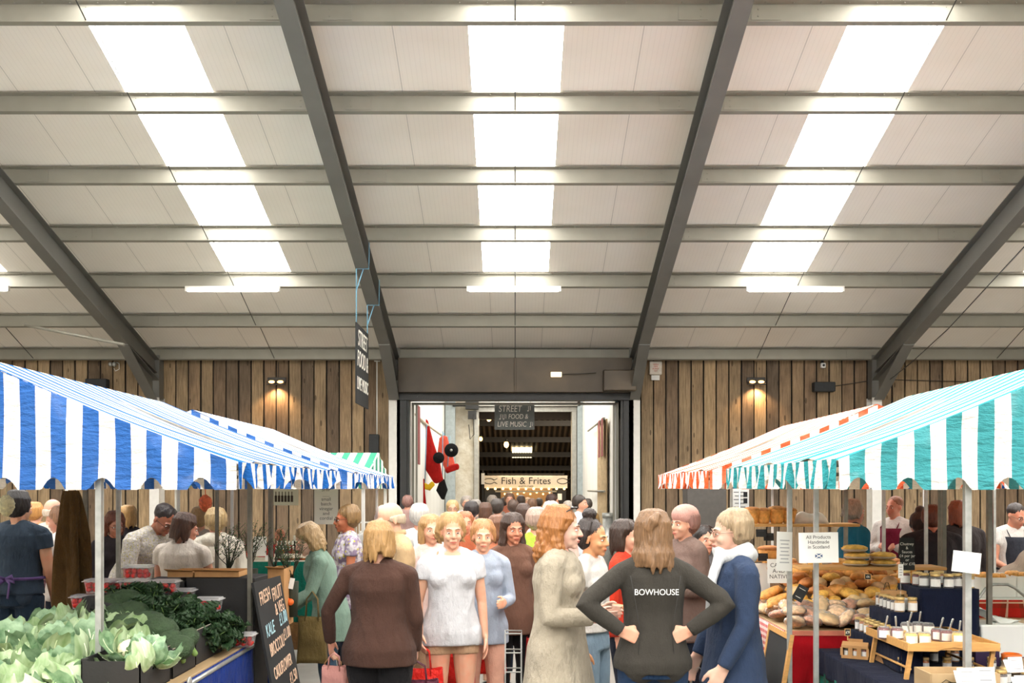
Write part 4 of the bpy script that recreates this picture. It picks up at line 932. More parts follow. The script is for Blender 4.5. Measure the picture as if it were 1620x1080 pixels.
b = MB(); b.box((-2.36, 6.83, .6), (.3, .36, 1.2)); tag(b.build('card_box', blackc, bevel=.008), 'matt black carton behind the berry punnets', 'box')
for px0, px1, lab in ((276, 314, 'flattened brown card tray over the left carton'), (318, 386, 'flattened brown card tray over the tall black carton'), (404, 430, 'small brown card tray behind the blackboard top')):
    x0, x1 = XP(px0, 6.8), XP(px1, 6.8); z = 1.225 if px0 < 400 else 1.2
    o = empty('card_tray', ((x0 + x1) / 2, 6.82 if px0 < 400 else 7.3, z if px0 < 400 else .82), label=lab, cat='tray')
    zz = 0 if px0 < 400 else 0; hh = .035 if px0 < 400 else .42
    b = MB(); w_ = x1 - x0; b.box((0, 0, .004), (w_, .3, .006)); 
    for s in (-1, 1): b.box((0, s * .15, hh / 2), (w_, .005, hh)); b.box((s * w_ / 2, 0, hh / 2), (.005, .3, hh))
    b.build('tray_body', kraft, o)
    b = MB(); b.quad((-w_ / 2, -.15, hh), (w_ / 2, -.15, hh), (w_ / 2 + .02, -.21, hh + .012), (-w_ / 2 - .01, -.2, hh + .02)); b.build('flap', kraft, o, solid=.003)
# leaf vegetables
leafm = NT('pale cauliflower leaf'); v, q = leafm.xyz(); vn = leafm.noise(30, v, 3, sc=(1, 1, .2))
leafm.col(leafm.mix(leafm.ramp(vn, .35, .65), lin((128, 156, 104)), lin((178, 196, 158)))); leafm.b.inputs['Roughness'].default_value = .45; leafm.bump(vn, .6, .01)
leafd = NT('blue green cauliflower leaf'); v, q = leafd.xyz(); vn = leafd.noise(24, v, 3); leafd.col(leafd.mix(leafd.ramp(vn, .35, .65), lin((78, 114, 76)), lin((138, 166, 130)))); leafd.b.inputs['Roughness'].default_value = .45; leafd.bump(vn, .6, .01)
ribm = mat('pale leaf rib', (216, 226, 190), .5, 0, .08); curd = mat('cream curd', (240, 230, 200), .8, 0, .1, 30, .6, 70)
def leaf_mesh(name, L, W, curl, m, seed, ruff=.05, rib=True):
    rnd = random.Random(seed); p1, p2 = rnd.uniform(0, 6), rnd.uniform(0, 6); b = MB()
    def prof(u): return (.16 + .84 * sin(pi * min(1, u * .93 + .05)) ** .75) if u > .06 else .2
    def f(u, t):
        x = (t - .5) * W * prof(u); a = curl * u ** 1.6; y = L * (sin(a) / curl if curl else u) if curl else L * u; z = L * ((1 - cos(a)) / curl)
        edge = abs(t - .5) * 2
        return (x, -y * 1.0, z + .35 * W * edge ** 2 * prof(u) + ruff * L * edge ** 1.5 * sin(u * 17 + p1 + 3 * t) + .03 * L * sin(u * 9 + p2) * edge)
    b.grid(f, 14, 8)
    if rib: pts = [V(f(u / 10, .5)) + V((0, 0, -.002)) for u in range(10)]; b.tube(pts, [(.011 - .001 * k) * (W / .16) for k in range(10)], 6, mi=1)
    return b.mesh(name, [m, ribm])
LM = [leaf_mesh('leaf', .24, .17, 1.25 + .3 * k, (leafm.m, leafd.m)[k % 2], k) for k in range(5)]
CURD = [MB().ell((0, 0, 0), (.075, .075, .06), 28, 18, fn=lambda u, k=k: 1 + .09 * noise.noise(u * 4 + V((k, 0, 0))) + .05 * noise.noise(u * 11)).mesh('curd', curd) for k in range(2)]
def cauli(p, rz, lab, grp, sc, seed, tilt=0):
    rnd = random.Random(seed); o = empty('cauliflower', p, rz, label=lab, cat='cauliflower', group=grp); o.scale = (sc,) * 3; o.rotation_euler = (tilt, rnd.uniform(-.25, .25), rz)
    c = link('curd', CURD[seed % 2], o, (0, 0, .075))
    n = rnd.randint(8, 10)
    for k in range(n):
        l = link('leaf', LM[rnd.randrange(5)], o, (0, 0, .01)); a = 2 * pi * k / n + rnd.uniform(-.3, .3); l.location = (.035 * sin(a), -.035 * cos(a), .0)
        l.rotation_euler = (rnd.uniform(-.75, -.1) if k % 3 else rnd.uniform(-.2, .35), rnd.uniform(-.3, .3), a); l.scale = (rnd.uniform(.75, 1.15),) * 3
rc = random.Random(5); n = 0
for row, (Dr, zr, pxs) in enumerate(((5.75, .99, range(70, 236, 34)), (5.45, .97, range(18, 215, 36)), (5.15, .93, range(-8, 190, 35)), (4.88, .86, range(-20, 190, 38)), (4.66, .82, range(-10, 200, 44)))):
    for px in pxs:
        n += 1; D = Dr if not (105 < px < 200 and Dr < 5.4) else 5.45; z = zr - (0 if D == Dr else .08)
        cauli((XP(px + rc.uniform(-8, 8), D), D + rc.uniform(-.04, .06), z - .12 + rc.uniform(-.02, .03)), rc.uniform(0, 6.28),
                      ['leafy cauliflower in the back row of the big pale heap', 'leafy cauliflower in the second row of the pale heap', 'leafy cauliflower in the middle row of the pale heap', 'leafy cauliflower in the front rows, low at the picture edge', 'cauliflower at the very front of the heap'][row], 'cauliflower heap, row %s' % ['at the back', 'two', 'three', 'four', 'at the front'][row], 1.12, n)
b = MB(); b.grid(lambda u, t: (-3.45 + 1.02 * u, 4.6 + 1.35 * t, .805 + .13 * t * (1 - (2 * u - 1) ** 4)), 10, 10); tag(b.build('leaf_litter', leafd.m, solid=.02), 'bed of loose leaves under the cauliflowers', 'leaves', None, 'stuff')
for k, (px, py, D) in enumerate(((206, 1010, 5.08), (238, 1022, 5.12), (222, 1035, 4.98))): cauli(P(px, py, D) - V((0, 0, .1)), k * 2, ['cauliflower with its white curd showing in the nearest card crate', 'leafy cauliflower at the right of the nearest card crate', 'cauliflower at the front of the nearest card crate'][k], None, .72, 60 + k, .2)
bro = mat('dark broccoli head', (44, 64, 36), .8, 0, .2, 30, .9, 90); brs = mat('broccoli stalk', (120, 150, 80), .6)
BR = [MB().ell((0, 0, 0), (.085, .085, .06), 30, 20, fn=lambda u, k=k: 1 + .1 * noise.noise(u * 3.5 + V((k, 0, 0))) + .06 * noise.noise(u * 12) + .03 * noise.noise(u * 26)).mesh('floret', bro) for k in range(2)]
BS = MB().tube([(0, 0, -.1), (0, 0, -.06), (0, 0, -.01)], [.018, .02, .045], 10, round_=True).mesh('stalk', brs)
def broc(p, sc, rx, ry, lab, grp=None, k=0):
    o = empty('broccoli', p, label=lab, cat='broccoli', group=grp); o.rotation_euler = (rx, ry, k); o.scale = (sc,) * 3; link('floret', BR[k % 2], o); link('stalk', BS, o)
k = 0
for px, py, D in ((176, 958, 6.05), (200, 950, 6.1), (166, 985, 5.8), (188, 975, 5.85), (214, 970, 5.9), (236, 985, 5.75), (205, 990, 5.6), (255, 995, 5.6), (180, 1000, 5.6)):
    k += 1; broc(P(px, py, D), 1.15, rc.uniform(-.4, .3), rc.uniform(-.4, .4), 'dark broccoli head in the heap behind the cauliflowers', 'heaped broccoli', k)
for px, py, D, lab in ((268, 1014, 5.5, 'round pale broccoli head in the second crate, left'), (293, 1012, 5.55, 'broccoli showing its yellow-green stalk in the second crate'), (283, 1024, 5.42, 'broccoli head at the front of the second crate')):
    k += 1; broc(P(px, py, D), .95, .5, .3, lab, None, k)
# curly kale: ruffled leaves in bunches
kal = mat('dark curly kale', (38, 66, 34), .55, 0, .35, 18, .7, 60)
def kale_leaf(seed):
    b = MB(); rnd = random.Random(seed); p = rnd.uniform(0, 6)
    def f(u, t):
        e_ = (t - .5) * 2; w_ = .075 * (sin(pi * min(1, .12 + u * .85)) ** .6); ru = abs(e_) ** 1.4
        return (e_ * w_ * (1 + .12 * sin(u * 30 + p)), -.2 * u, .05 * u - .09 * u * u + ru * (.018 * sin(u * 38 + p + 2 * e_) + .012 * sin(u * 71 + 5 * e_)) + .03 * ru)
    b.grid(f, 34, 12); b.tube([(0, .03, -.005), (0, -.05, .005), (0, -.17, -.02)], [.006, .005, .002], 6, mi=1); return b.mesh('leaf', [kal, brs])
KL = [kale_leaf(k) for k in range(4)]
def kale(p, lab, seed, sc=1):
    rnd = random.Random(seed); o = empty('curly_kale', p, label=lab, cat='kale', group='bunches of curly kale'); o.scale = (sc * .66,) * 3; o.location.z -= .03
    for j in range(20):
        l = link('leaf', KL[j % 4], o, (rnd.uniform(-.03, .03), rnd.uniform(-.03, .03), rnd.uniform(-.03, .05))); l.rotation_euler = (rnd.uniform(-1.2, .5), rnd.uniform(-.6, .6), 2 * pi * j / 20 * 3 + rnd.uniform(-.2, .2))
for j, (px, py, D) in enumerate(((186, 935, 6.25), (212, 926, 6.3), (238, 930, 6.25), (222, 950, 6.1), (250, 946, 6.15), (272, 958, 6.05), (295, 965, 6.05), (265, 975, 5.95), (320, 975, 6.1), (300, 990, 5.95), (345, 985, 6.2), (325, 1000, 6.0), (362, 990, 6.3), (350, 1005, 6.1), (282, 990, 5.9), (240, 965, 6.0))):
    kale(P(px, py + (16 if py < 952 else 4), D), 'dark green curly kale bunch heaped beside the berry punnets', j, 1.05)
b = MB(); b.grid(lambda u, t: (-2.5 + .55 * u, 5.85 + .4 * t, .98 + .14 * (1 - u) + .04 * sin(9 * t)), 6, 6); tag(b.build('packing_paper', blackc, solid=.02), 'black liner under the kale', 'liner')
# berries in clear punnets
clr = clear('clear plastic', (1, 1, 1), .03); ber = mat('red strawberry', (204, 34, 26), .35, 0, .2, 120, .3, 300); bg_ = mat('berry leaf', (60, 110, 40), .6)
BM = []
for kk in range(2):
    b = MB(); b.ell((0, 0, 0), (.0145, .0145, .017), 10, 7, fn=lambda u: 1 - .16 * max(0, -u.z)); 
    for a in range(5): t = a * 1.256; b.quad((0, 0, .016), (.006 * cos(t - .4), .006 * sin(t - .4), .0165), (.012 * cos(t), .012 * sin(t), .0135), (.006 * cos(t + .4), .006 * sin(t + .4), .0165), mi=1)
    BM.append(b.mesh('strawberry', [ber, bg_]))
PUN = MB(); PUN.box((0, 0, .036), (.155, .11, .07), taper=.86, mi=0)
PM = PUN.mesh('tub', clr)
b = MB(); b.box((0, 0, .076), (.18, .13, .006)); b.box((0, 0, .083), (.155, .105, .012), taper=1.1); PL = b.mesh('lid', clear('clear lid plastic', (1, 1, 1), .12, .12))
def punnet(px, py, D, lab, rz=0, nb=14):
    p = P(px, py, D); o = empty('berry_punnet', p, rz, label=lab, cat='punnet'); link('tub', PM, o); link('lid', PL, o); rr = random.Random(int(px * 7 + py)); m3 = Matrix.Rotation(rz, 3, 'Z')
    for j in range(nb):
        q = p + m3 @ V((-.056 + .0375 * (j % 4) + rr.uniform(-.004, .004), -.034 + .034 * ((j // 4) % 2 if j < 8 else (j // 4) % 2) + rr.uniform(-.004, .004), .024 + (.026 if j >= 8 else 0)))
        s_ = link('strawberry', BM[j % 2], None, q); s_.rotation_euler = (rr.uniform(0, 3), rr.uniform(0, 3), rr.uniform(0, 3)); s_.scale = (1.25,) * 3
        tag(s_, 'red strawberry, ' + lab.replace('clear punnet of strawberries ', 'punnet '), 'strawberry', 'strawberries in the ' + lab.replace('clear punnet of strawberries ', 'punnet '))
for a in ((219, 915, 6.42, 'clear punnet of strawberries on top of the stack'), (158, 937, 6.38, 'clear punnet of strawberries at the left of the long row'), (184, 937, 6.52, 'clear punnet of strawberries in the long row behind the front post'), (213, 937, 6.4, 'clear punnet of strawberries in the middle of the long row'),
          (262, 938, 6.45, 'clear punnet of strawberries at the right end of the long row'), (137, 962, 6.35, 'clear punnet of strawberries lower left of the row'), (287, 952, 6.48, 'clear punnet of strawberries behind the kale'), (330, 966, 6.42, 'clear punnet of strawberries sunk in the kale'), (383, 1022, 6.42, 'clear punnet of strawberries on the bare plank edge')): punnet(*a)
# blackboard with prices, leaning on the table
TL, TR, BLc, BRc = V((-1.700, 6.47, 1.206)), V((-1.65, 7.0, 1.206)), V((-1.55, 6.47, .42)), V((-1.50, 7.0, .42))
ux = (TR - TL).normalized(); uy = (TL - BLc).normalized(); uz = ux.cross(uy).normalized(); uy = uz.cross(ux)
Mb = Matrix((ux, uy, uz)).transposed(); org = (TL + BRc) / 2
ob = empty('price_board', org, label='tall blackboard of fruit and vegetable prices leaning at the table corner', cat='blackboard'); ob.rotation_euler = Mb.to_euler()
MB().box((0, 0, -.012), (.532, .8, .018)).build('board', slate, ob, bevel=.002)
for body, x, y, sz, m_, al in (('FRESH', -.12, .29, .10, pinkch, 'CENTER'), ('FRUIT', .12, .29, .10, pinkch, 'CENTER'), ('& VEG', .12, .19, .09, pinkch, 'CENTER'), ('KALE', -.13, .07, .095, bluech, 'CENTER'), ('£1.00', .15, .11, .095, bluech, 'CENTER'), ('BROCCOLI', -.06, -.05, .095, pinkch, 'CENTER'), ('£1.00', .17, -.0, .085, pinkch, 'CENTER'), ('CAULIFLOWER', -.02, -.20, .09, pinkch, 'CENTER'), ('£1.50', .14, -.30, .09, pinkch, 'CENTER')):
    t = text('lettering', body, (x, y, .0005), (0, 0, .12), sz, m_, ob, .0012, al, .25); t.scale = (.62 if len(body) > 6 else .78, 1.25, 1)
# goods behind the blackboard
def tote(label, top, w_, h, d, m_, hm=None, cat='bag', name='shopping_bag', rz=0, handle=.16):
    o = empty(name, V(top) - V((0, 0, h + handle)), rz, label=label, cat=cat)
    b = MB(); b.grid(lambda u, t: ((.5 - .06 * t) * w_ * cos(2 * pi * u) * (abs(cos(2 * pi * u)) ** -.45 if abs(cos(2 * pi * u)) > .02 else 1) * 1.0, (.5 - .25 * t) * d * sin(2 * pi * u) * (abs(sin(2 * pi * u)) ** -.45 if abs(sin(2 * pi * u)) > .02 else 1) + .01 * sin(9 * u + 7 * t), h * t + .006 * sin(20 * u)), 40, 10)
    b.box((0, 0, .004), (w_ * .8, d * .8, .008)); b.build('bag_body', m_, o, solid=.004)
    for s in (-1, 1): MB().tube([(-w_ * .22, s * d * .22, h - .03), (-w_ * .18, s * d * .12, h + handle * .7), (0, s * .01, h + handle), (w_ * .18, s * d * .12, h + handle * .7), (w_ * .22, s * d * .22, h - .03)], [(.004, .012)] * 5, 6).build('handle', hm or m_, o)
    return o
PB = {o['label']: o for o in bpy.data.objects if o.name.startswith('person') and o.get('label')}
def hand_of(key, i):
    o = next(v_ for k_, v_ in PB.items() if key in k_); j = list(o['_j']); p = V(j[3 * i:3 * i + 3]); return wpt(o, p) , o
def held(key, i, label, w_, h, d, m_, off=(0, 0, 0), **k):
    p, o = hand_of(key, i); return tote(label, p + V(off) + V((0, 0, -.07)), w_, h, d, m_, **k)
redb = cloth('red shiny bag', (206, 36, 28), 200, .3, 1.0); olive = cloth('olive canvas tote', (104, 88, 52)); plum = cloth('plum leather', (78, 34, 48), 200, .4)
held('mint green', 0, 'brown paper carrier held by the woman in mint', .2, .22, .12, cloth('brown paper', (166, 124, 82), 200, .8, .8), handle=.06)
tote('long olive canvas tote on the arm of the woman in mint', P(494, 935, 7.85), .24, .36, .1, olive, handle=.2)
held('curly blond woman', 0, 'large red carrier bag beside the tan shorts', .34, .3, .16, redb)
held('pale blue open jacket', 0, 'red carrier bag held by the young person in pale blue', .3, .34, .15, redb, handle=.12)
held('brown cardigan', 0, 'bright red carrier held high by the person in the brown cardigan', .3, .26, .15, redb, handle=.1)
held('brown cardigan', 1, 'dark red tote in the other hand of the brown cardigan', .28, .28, .14, cloth('dark red tote', (150, 28, 26)), handle=.1)
held('dark brown top', 0, 'plum leather shoulder bag of the woman in dark brown', .32, .22, .14, plum, handle=.12)
held('dark brown top', 1, 'dusty pink carrier held by the woman in dark brown', .17, .15, .09, cloth('dusty pink bag', (196, 140, 132)), handle=.08, off=(.03, -.03, .0))
held('dark brown top', 1, 'brown paper carrier hanging below the dusty pink one', .27, .26, .11, MATS['brown paper'], handle=.2, off=(.0, .09, -.02))
held('blue blazer', 0, 'grey-white cloth bag between the fleece and the blazer', .2, .26, .1, cloth('pale grey tote', (196, 190, 180)), handle=.1)
# wire trolley frame
b = MB(); c0 = P(812, 1030, 6.3); o = empty('wire_basket', c0, label='white wire trolley frame between the red bags and the beige coat', cat='basket')
for z in (-.12, .0, .12): b.tube([(-.08, -.06, z), (.08, -.06, z), (.09, .08, z), (-.09, .08, z), (-.08, -.06, z)], .005, 6)
for x, y in ((-.08, -.06), (.08, -.06), (.09, .08), (-.09, .08)): b.tube([(x, y, -c0.z), (x, y, .12)], .0035, 6)
for q_ in b.v: q_.x *= .6
b.build('wire_frame', mat('white wire', (150, 150, 146), .4), o)
# hanging canvas, produce nets
def drape():
    b = MB(); a0 = P(112, 776, 7.1); zb_ = ZP(985, 7.1)
    def f(u, t):
        a = 2 * pi * u; r = .045 + .068 * t ** .6; w_ = 1 + .3 * sin(a * 5 + 2 * t) * min(1, t * 3) + .12 * sin(a * 9 - 3 * t)
        return (r * 1.15 * cos(a) * w_ + .02 * t, r * .7 * sin(a) * w_, (zb_ - a0.z) * t + .02 * sin(a * 3) * t)
    b.grid(f, 60, 24); o = b.build('canvas_drape', cloth('olive brown canvas', (92, 70, 40), 160, .9, 1), None, a0); tag(o, 'olive-brown canvas tied to a post and hanging in folds', 'canvas')
drape()
def net(px, py, D, rgb, r, h, lab, nm):
    b = MB(); b.ell((0, 0, 0), (r, r, h), 30, 22, fn=lambda u: (1 - .35 * max(0, u.z)) * (1 + .16 * noise.noise(u * 5) + .08 * noise.noise(u * 13))); b.tube([(0, 0, h * .6), (0, 0, 1.86 - ZP(py, D))], .004, 5)
    tag(b.build(nm, mat(nm + ' skin %d' % rgb[0], rgb, .7, 0, .25, 40, .6, 60), None, P(px, py, D)), lab, 'produce')
net(325, 793, 9.9, (232, 112, 70), .062, .1, 'bumpy orange bundle hanging under the canopy above the shoppers', 'hanging_bundle')
net(10, 796, 7.9, (226, 220, 176), .06, .1, 'bumpy cream bundle hanging at the left edge beside the dark haired seller', 'hanging_bundle')
# white-clothed serving table behind the sellers
table('pale cloth table of baked goods behind the canvas', -5.6, -4.15, 8.9, 9.6, .88, paper, cloth('pinkish table cloth', (222, 196, 184)), 'fr')
bk = mat('golden crust', (226, 164, 86), .65, 0, .3, 22, .5, 50); bk2 = mat('brown crust', (196, 128, 68), .65, 0, .3, 22, .5, 50); bk3 = mat('yellow bake', (240, 180, 86), .6, 0, .3, 30, .8, 40); bk4 = mat('floury roll', (226, 192, 142), .75, 0, .2, 20, .3, 50)
def bread_mesh(nm, r, m_, seed, lump=.12, slash=0):
    return MB().ell((0, 0, 0), r, 18, 12, fn=lambda u: (1 + lump * noise.noise(u * 2.5 + V((seed, 0, 0))) + .04 * noise.noise(u * 9 + V((seed, 0, 0)))) * (1 - .12 * max(0, -u.z) ** 2)).mesh(nm, m_)
b = MB(); o = empty('bread_basket', (XP(92, 9.0), 9.1, .885), label='white basket of pastries on the pale cloth table', cat='basket'); b.lathe([(.08, 0), (.11, .12), (.115, .12), (.085, .005)], 20); b.build('basket_body', cloth('white paper basket', (224, 210, 196)), o)
for j, (dx, dy) in enumerate(((-.06, -.03), (.0, -.05), (.06, -.02), (.02, .04), (-.04, .05))): tag(link('bread_roll', bread_mesh('roll', (.045, .04, .03), bk2, j), None, o.location + V((dx, dy, .13))), 'brown roll in the white basket', 'roll', 'rolls in the white basket')
# ---------------- bottle stall against the wall
table('teal-skirted bottle table near the plank wall', -4.2, -1.75, 13.1, 13.9, .86, mat('pale pink top', (226, 214, 204)), tealt, 'fr')
o = empty('stool', (XP(443, 14.3), 14.32, 0), label='dark stool under the man in the red jumper', cat='stool'); MB().lathe([(.17, .42), (.18, .44), (.18, .45), (.16, .46)], 18).build('seat', blackc, o)
for a in range(4): t = a * pi / 2 + .7; MB().tube([(.12 * cos(t), .12 * sin(t), .43), (.19 * cos(t), .19 * sin(t), 0)], .014, 6).build('leg', blackc, o)
gl = [mat('dark bottle glass', (40, 22, 18), .12, 0, .1), mat('red bottle glass', (120, 24, 20), .12, 0, .1), mat('amber bottle glass', (150, 84, 36), .12, 0, .1)]
lb = mat('cream label', (232, 222, 206), .7, 0, .05); capm = mat('white foil cap', (236, 232, 224), .4, 0, 0)
def bottle_mesh(i): return MB().lathe([(.001, 0), (.034, .002), (.036, .02), (.036, .15), (.03, .175), (.014, .20), (.0125, .245), (.0145, .248), (.0145, .256), (.001, .257)], 14).mesh('bottle', gl[i])
BT = [bottle_mesh(i) for i in range(3)]; LBM = MB().lathe([(.0365, .04), (.037, .041), (.037, .12), (.0365, .121)], 14).mesh('label', lb); CPM = MB().lathe([(.001, .262), (.0155, .26), (.015, .2), (.0145, .198)], 12).mesh('cap', capm)
def bottle(px, D, z, i, lab, sc=1, grp=None):
    o = empty('bottle', (XP(px, D), D, z), label=lab, cat='bottle', group=grp); o.scale = (sc,) * 3; link('glass', BT[i], o); link('paper_label', LBM, o); link('cap', CPM, o)
for j in range(13): bottle(437 + j * 5.4, 13.25, .863, (0, 1, 2)[j % 3], 'small bottle in the front row on the teal-skirted table', .72, 'front row of bottles')
for j in range(11): bottle(440 + j * 5.8, 13.42, .863, (1, 0, 0, 2)[j % 4], 'white-capped bottle in the middle row on the teal-skirted table', .95, 'middle row of bottles')
for j in range(7): bottle(466 + j * 6.2, 13.6, .863 + .0, 0, 'tall white-capped bottle in the back row', 1.2, 'back row of bottles')
def card(label, px, py, D, w_px, h_px, m_=paper, rx=-8, rz=0, lines=3, name='price_card', body=None, sz=None, ry=0, cat='card', lm=ink, z=None, base=False):
    W, H = w_px * D / F, h_px * D / F; p = P(px, py, D)
    o = empty(name, p, label=label, cat=cat); o.rotation_euler = (R(90 + rx), R(ry), R(rz)); 
    MB().box((0, 0, 0), (W, H, .002)).build('card', m_, o)
    if body:
        ls = body.split('\n'); s_ = sz or H / (len(ls) + 1)
        text('lettering', body, (0, 0, .0014), (0, 0, 0), s_, lm, o, .0004)
    elif lines:
        b = MB()
        for i in range(lines): b.box((0, H * (.28 - .56 * i / max(1, lines - 1)), .0015), (W * (.62 - .12 * (i % 2)), H * .03, .001))
        b.build('writing_line', lm, o)
    return o
card('white framed notice standing on the bottle table', 411, 864, 13.3, 21, 31, lines=0); card('pale pink sheet standing behind the bottles', 487, 853, 13.75, 24, 40, m_=mat('pink paper', (236, 170, 176), .7, 0, 0), lines=0)
card('small white card among the bottles', 424, 882, 13.2, 9, 8, lines=1)
o = card('poster of a row of dark bottles under the canopy', 450, 783, 13.95, 44, 32, rx=0, lines=0, name='poster', cat='poster', m_=mat('grey white poster', (196, 190, 178), .7, 0, 0))
b = MB()
for j in range(6): b.box((-.12 + j * .045, -.05, .002), (.034, .09, .001)); b.box((-.12 + j * .045, .02, .002), (.012, .06, .001))
b.box((0, .1, .002), (.3, .008, .001)); b.build('bottle_picture', mat('printed bottles', (48, 32, 30), .7), o)
card('tall white menu poster with black lettering', 516, 797, 13.0, 38, 64, rx=0, name='poster', cat='poster', m_=mat('white poster', (212, 206, 196), .7, 0, 0), body='SHIP\n___\nsmall\nbatch\nvinegar\nand\ncordial', sz=.062)
o = empty('flower_pot', P(383, 884, 13.15), label='orange-red tub with berries on the bottle table', cat='pot'); MB().lathe([(.06, 0), (.08, .1), (.085, .1), (.07, .01)], 16).build('pot', mat('orange red tub', (214, 70, 40)), o)
b = MB(); rr = random.Random(3)
for j in range(40): b.ell((rr.uniform(-.1, .12), rr.uniform(-.08, .08), .1 + rr.uniform(0, .1)), (.014,) * 3, 6, 5)
b.build('berries', mat('dark red berries', (130, 26, 26), .4), o)
# display cabinet of small jars
o = empty('display_cabinet', P(590, 886, 13.3), label='glazed display frame with small pots right of the floral top', cat='cabinet'); W, H = 48 * 13.3 / F, 60 * 13.3 / F
b = MB()
for x in (-W / 2, W / 2):
    for y in (-.12, .12): b.box((x, y, H / 2), (.012, .012, H))
for z in (0, H): b.box((0, -.12, z), (W, .012, .012)); b.box((0, .12, z), (W, .012, .012))
b.build('cabinet_frame', white, o); MB().box((0, 0, .01), (W, .25, .02)).build('cabinet_base', white, o)
for z in (.18, .34): MB().box((0, 0, z), (W, .2, .006)).build('shelf', clr, o)
pm = MB().lathe([(.001, 0), (.016, 0), (.018, .03), (.016, .05), (.001, .05)], 10).mesh('pot', capm)
for z, zz in ((.183, 'upper'), (.343, 'top'), (.02, 'lowest')):
    for j in range(7): tag(link('small_pot', pm, None, o.location + V((-W / 2 + .04 + j * (W - .08) / 6, 0, z))), 'tiny white pot on the %s level of the glazed frame' % zz, 'pot', 'tiny pots, %s level' % zz)
# twigs with tags
tw_ = mat('dark twig', (40, 44, 28), .8); lf = mat('small green leaf', (58, 84, 40), .6)
def twigs(px, py, D, h, n_, lab, tagp=None):
    rr = random.Random(int(px)); o = empty('leafy_twigs', P(px, py, D), label=lab, cat='plant'); b = MB(); l = MB()
    for j in range(n_):
        a = rr.uniform(0, 6.28); le = rr.uniform(.06, .16); p = V((0, 0, 0)); q = V((cos(a) * le, sin(a) * le * .6, h * rr.uniform(.6, 1))); pts = [p.lerp(q, t) + V((rr.uniform(-.012, .012), 0, rr.uniform(-.01, .01))) for t in (0, .25, .5, .75, 1)]
        b.tube(pts, [.004, .0035, .003, .0025, .0015], 5)
        for t in range(5):
            c = p.lerp(q, rr.uniform(.3, 1)); a2 = rr.uniform(0, 6.28); e_ = c + V((cos(a2) * .05, sin(a2) * .03, .045)); b.tube([c, e_], [.002, .001], 4)
            for m2 in (c, e_, c.lerp(e_, .5)): l.quad(m2, m2 + V((.008, 0, .003)), m2 + V((.013, .003, .01)), m2 + V((.004, .002, .009)))
    b.tube([(0, 0, -.02), (0, 0, -.28)], [.05, .04], 10, mi=0); b.build('stem', tw_, o); l.build('foliage', lf, o)
    if tagp: q = MB(); q.box((0, 0, 0), (.035, .002, .08)); t = q.build('paper_tag', paper, o, loc=tagp); t.rotation_euler = (0, .2, .2)
twigs(362, 902, 7.3, .32, 12, 'dark leafy twigs in front of the cream jacket', (.06, -.06, -.02)); twigs(398, 895, 7.5, .34, 10, 'dark leafy twigs between the two grey posts'); twigs(462, 915, 7.35, .33, 12, 'dark leafy twigs behind the blackboard, white tag attached', (.01, -.06, -.03)); twigs(434, 900, 7.6, .3, 8, 'sparse twigs in front of the red jumper')
for j, (px, py) in enumerate(((452, 948), (459, 952), (447, 955))): tag(MB().ell((0, 0, 0), (.028, .028, .026), 12, 8).build('orange', mat('orange peel', (232, 104, 30), .5, 0, .05, 60, .2, 300), None, P(px, py, 7.3)), 'orange fruit on the table behind the blackboard', 'orange', 'oranges behind the blackboard')
# ---------------- right: preserves stall (nearest) and bakery stall
table('navy-clothed preserves table with a teal skirt at the near right', 1.95, 4.3, 4.35, 6.36, .79, wood, tealt, 'lf', overhang=.13, over_m=navyc, skz=.03)
tb2 = table('red and gingham covered bakery table beyond the preserves', 1.76, 4.2, 6.44, 8.15, .9, wood, redc, 'f', skz=.02)
b = MB(); skirt(b, -1.235, .855, -1.235, -.855, .9, .02, .012); b.build('gingham_skirt', ging, tb2, solid=.004)
b = MB(); b.box((0, -.872, .885), (2.44, .012, .03)); b.build('edge_band', mat('pinkish edge band', (206, 120, 96), .7), tb2)
def step(x0, x1, y0, y1, z1, lab):
    o = empty('display_step', ((x0 + x1) / 2, (y0 + y1) / 2, .8), label=lab, cat='step'); hx, hy = (x1 - x0) / 2, (y1 - y0) / 2; h = z1 - .8
    MB().box((0, 0, h / 2 - .006), (2 * hx - .01, 2 * hy - .01, h - .012)).build('riser_box', kraft, o)
    b = MB(); b.grid(lambda u, t: (-hx + 2 * hx * u, -hy + 2 * hy * t, h - .002 * sin(20 * u)), 6, 8); skirt(b, -hx, hy, -hx, -hy, h, .0, .012, 20); skirt(b, -hx, -hy, hx, -hy, h, .0, .008, 20); skirt(b, hx, -hy, hx, hy, h, .0, .008, 20)
    b.build('step_cloth', navyc, o, solid=.003)
step(2.135, 2.25, 5.5, 6.34, .925, 'lowest navy-covered step of the preserves display'); step(2.255, 2.43, 5.95, 6.33, 1.075, 'middle navy-covered step of the preserves display'); step(2.435, 2.78, 5.97, 6.33, 1.215, 'highest navy-covered step of the preserves display')
glc = clear('jar glass', (1, 1, 1), .1, .05); gold = mat('gold lid', (206, 176, 116), .35, .5, .05); whl = mat('white jar label', (236, 234, 230), .7, 0, .02)
FIL = [mat('dark chutney', (54, 22, 18), .3, 0, .3, 60), mat('berry jam', (130, 26, 32), .3, 0, .3, 60), mat('mustard relish', (212, 160, 40), .35, 0, .25, 70), mat('lemon curd', (236, 200, 96), .35, 0, .1), mat('amber marmalade', (196, 116, 40), .3, 0, .3, 60)]
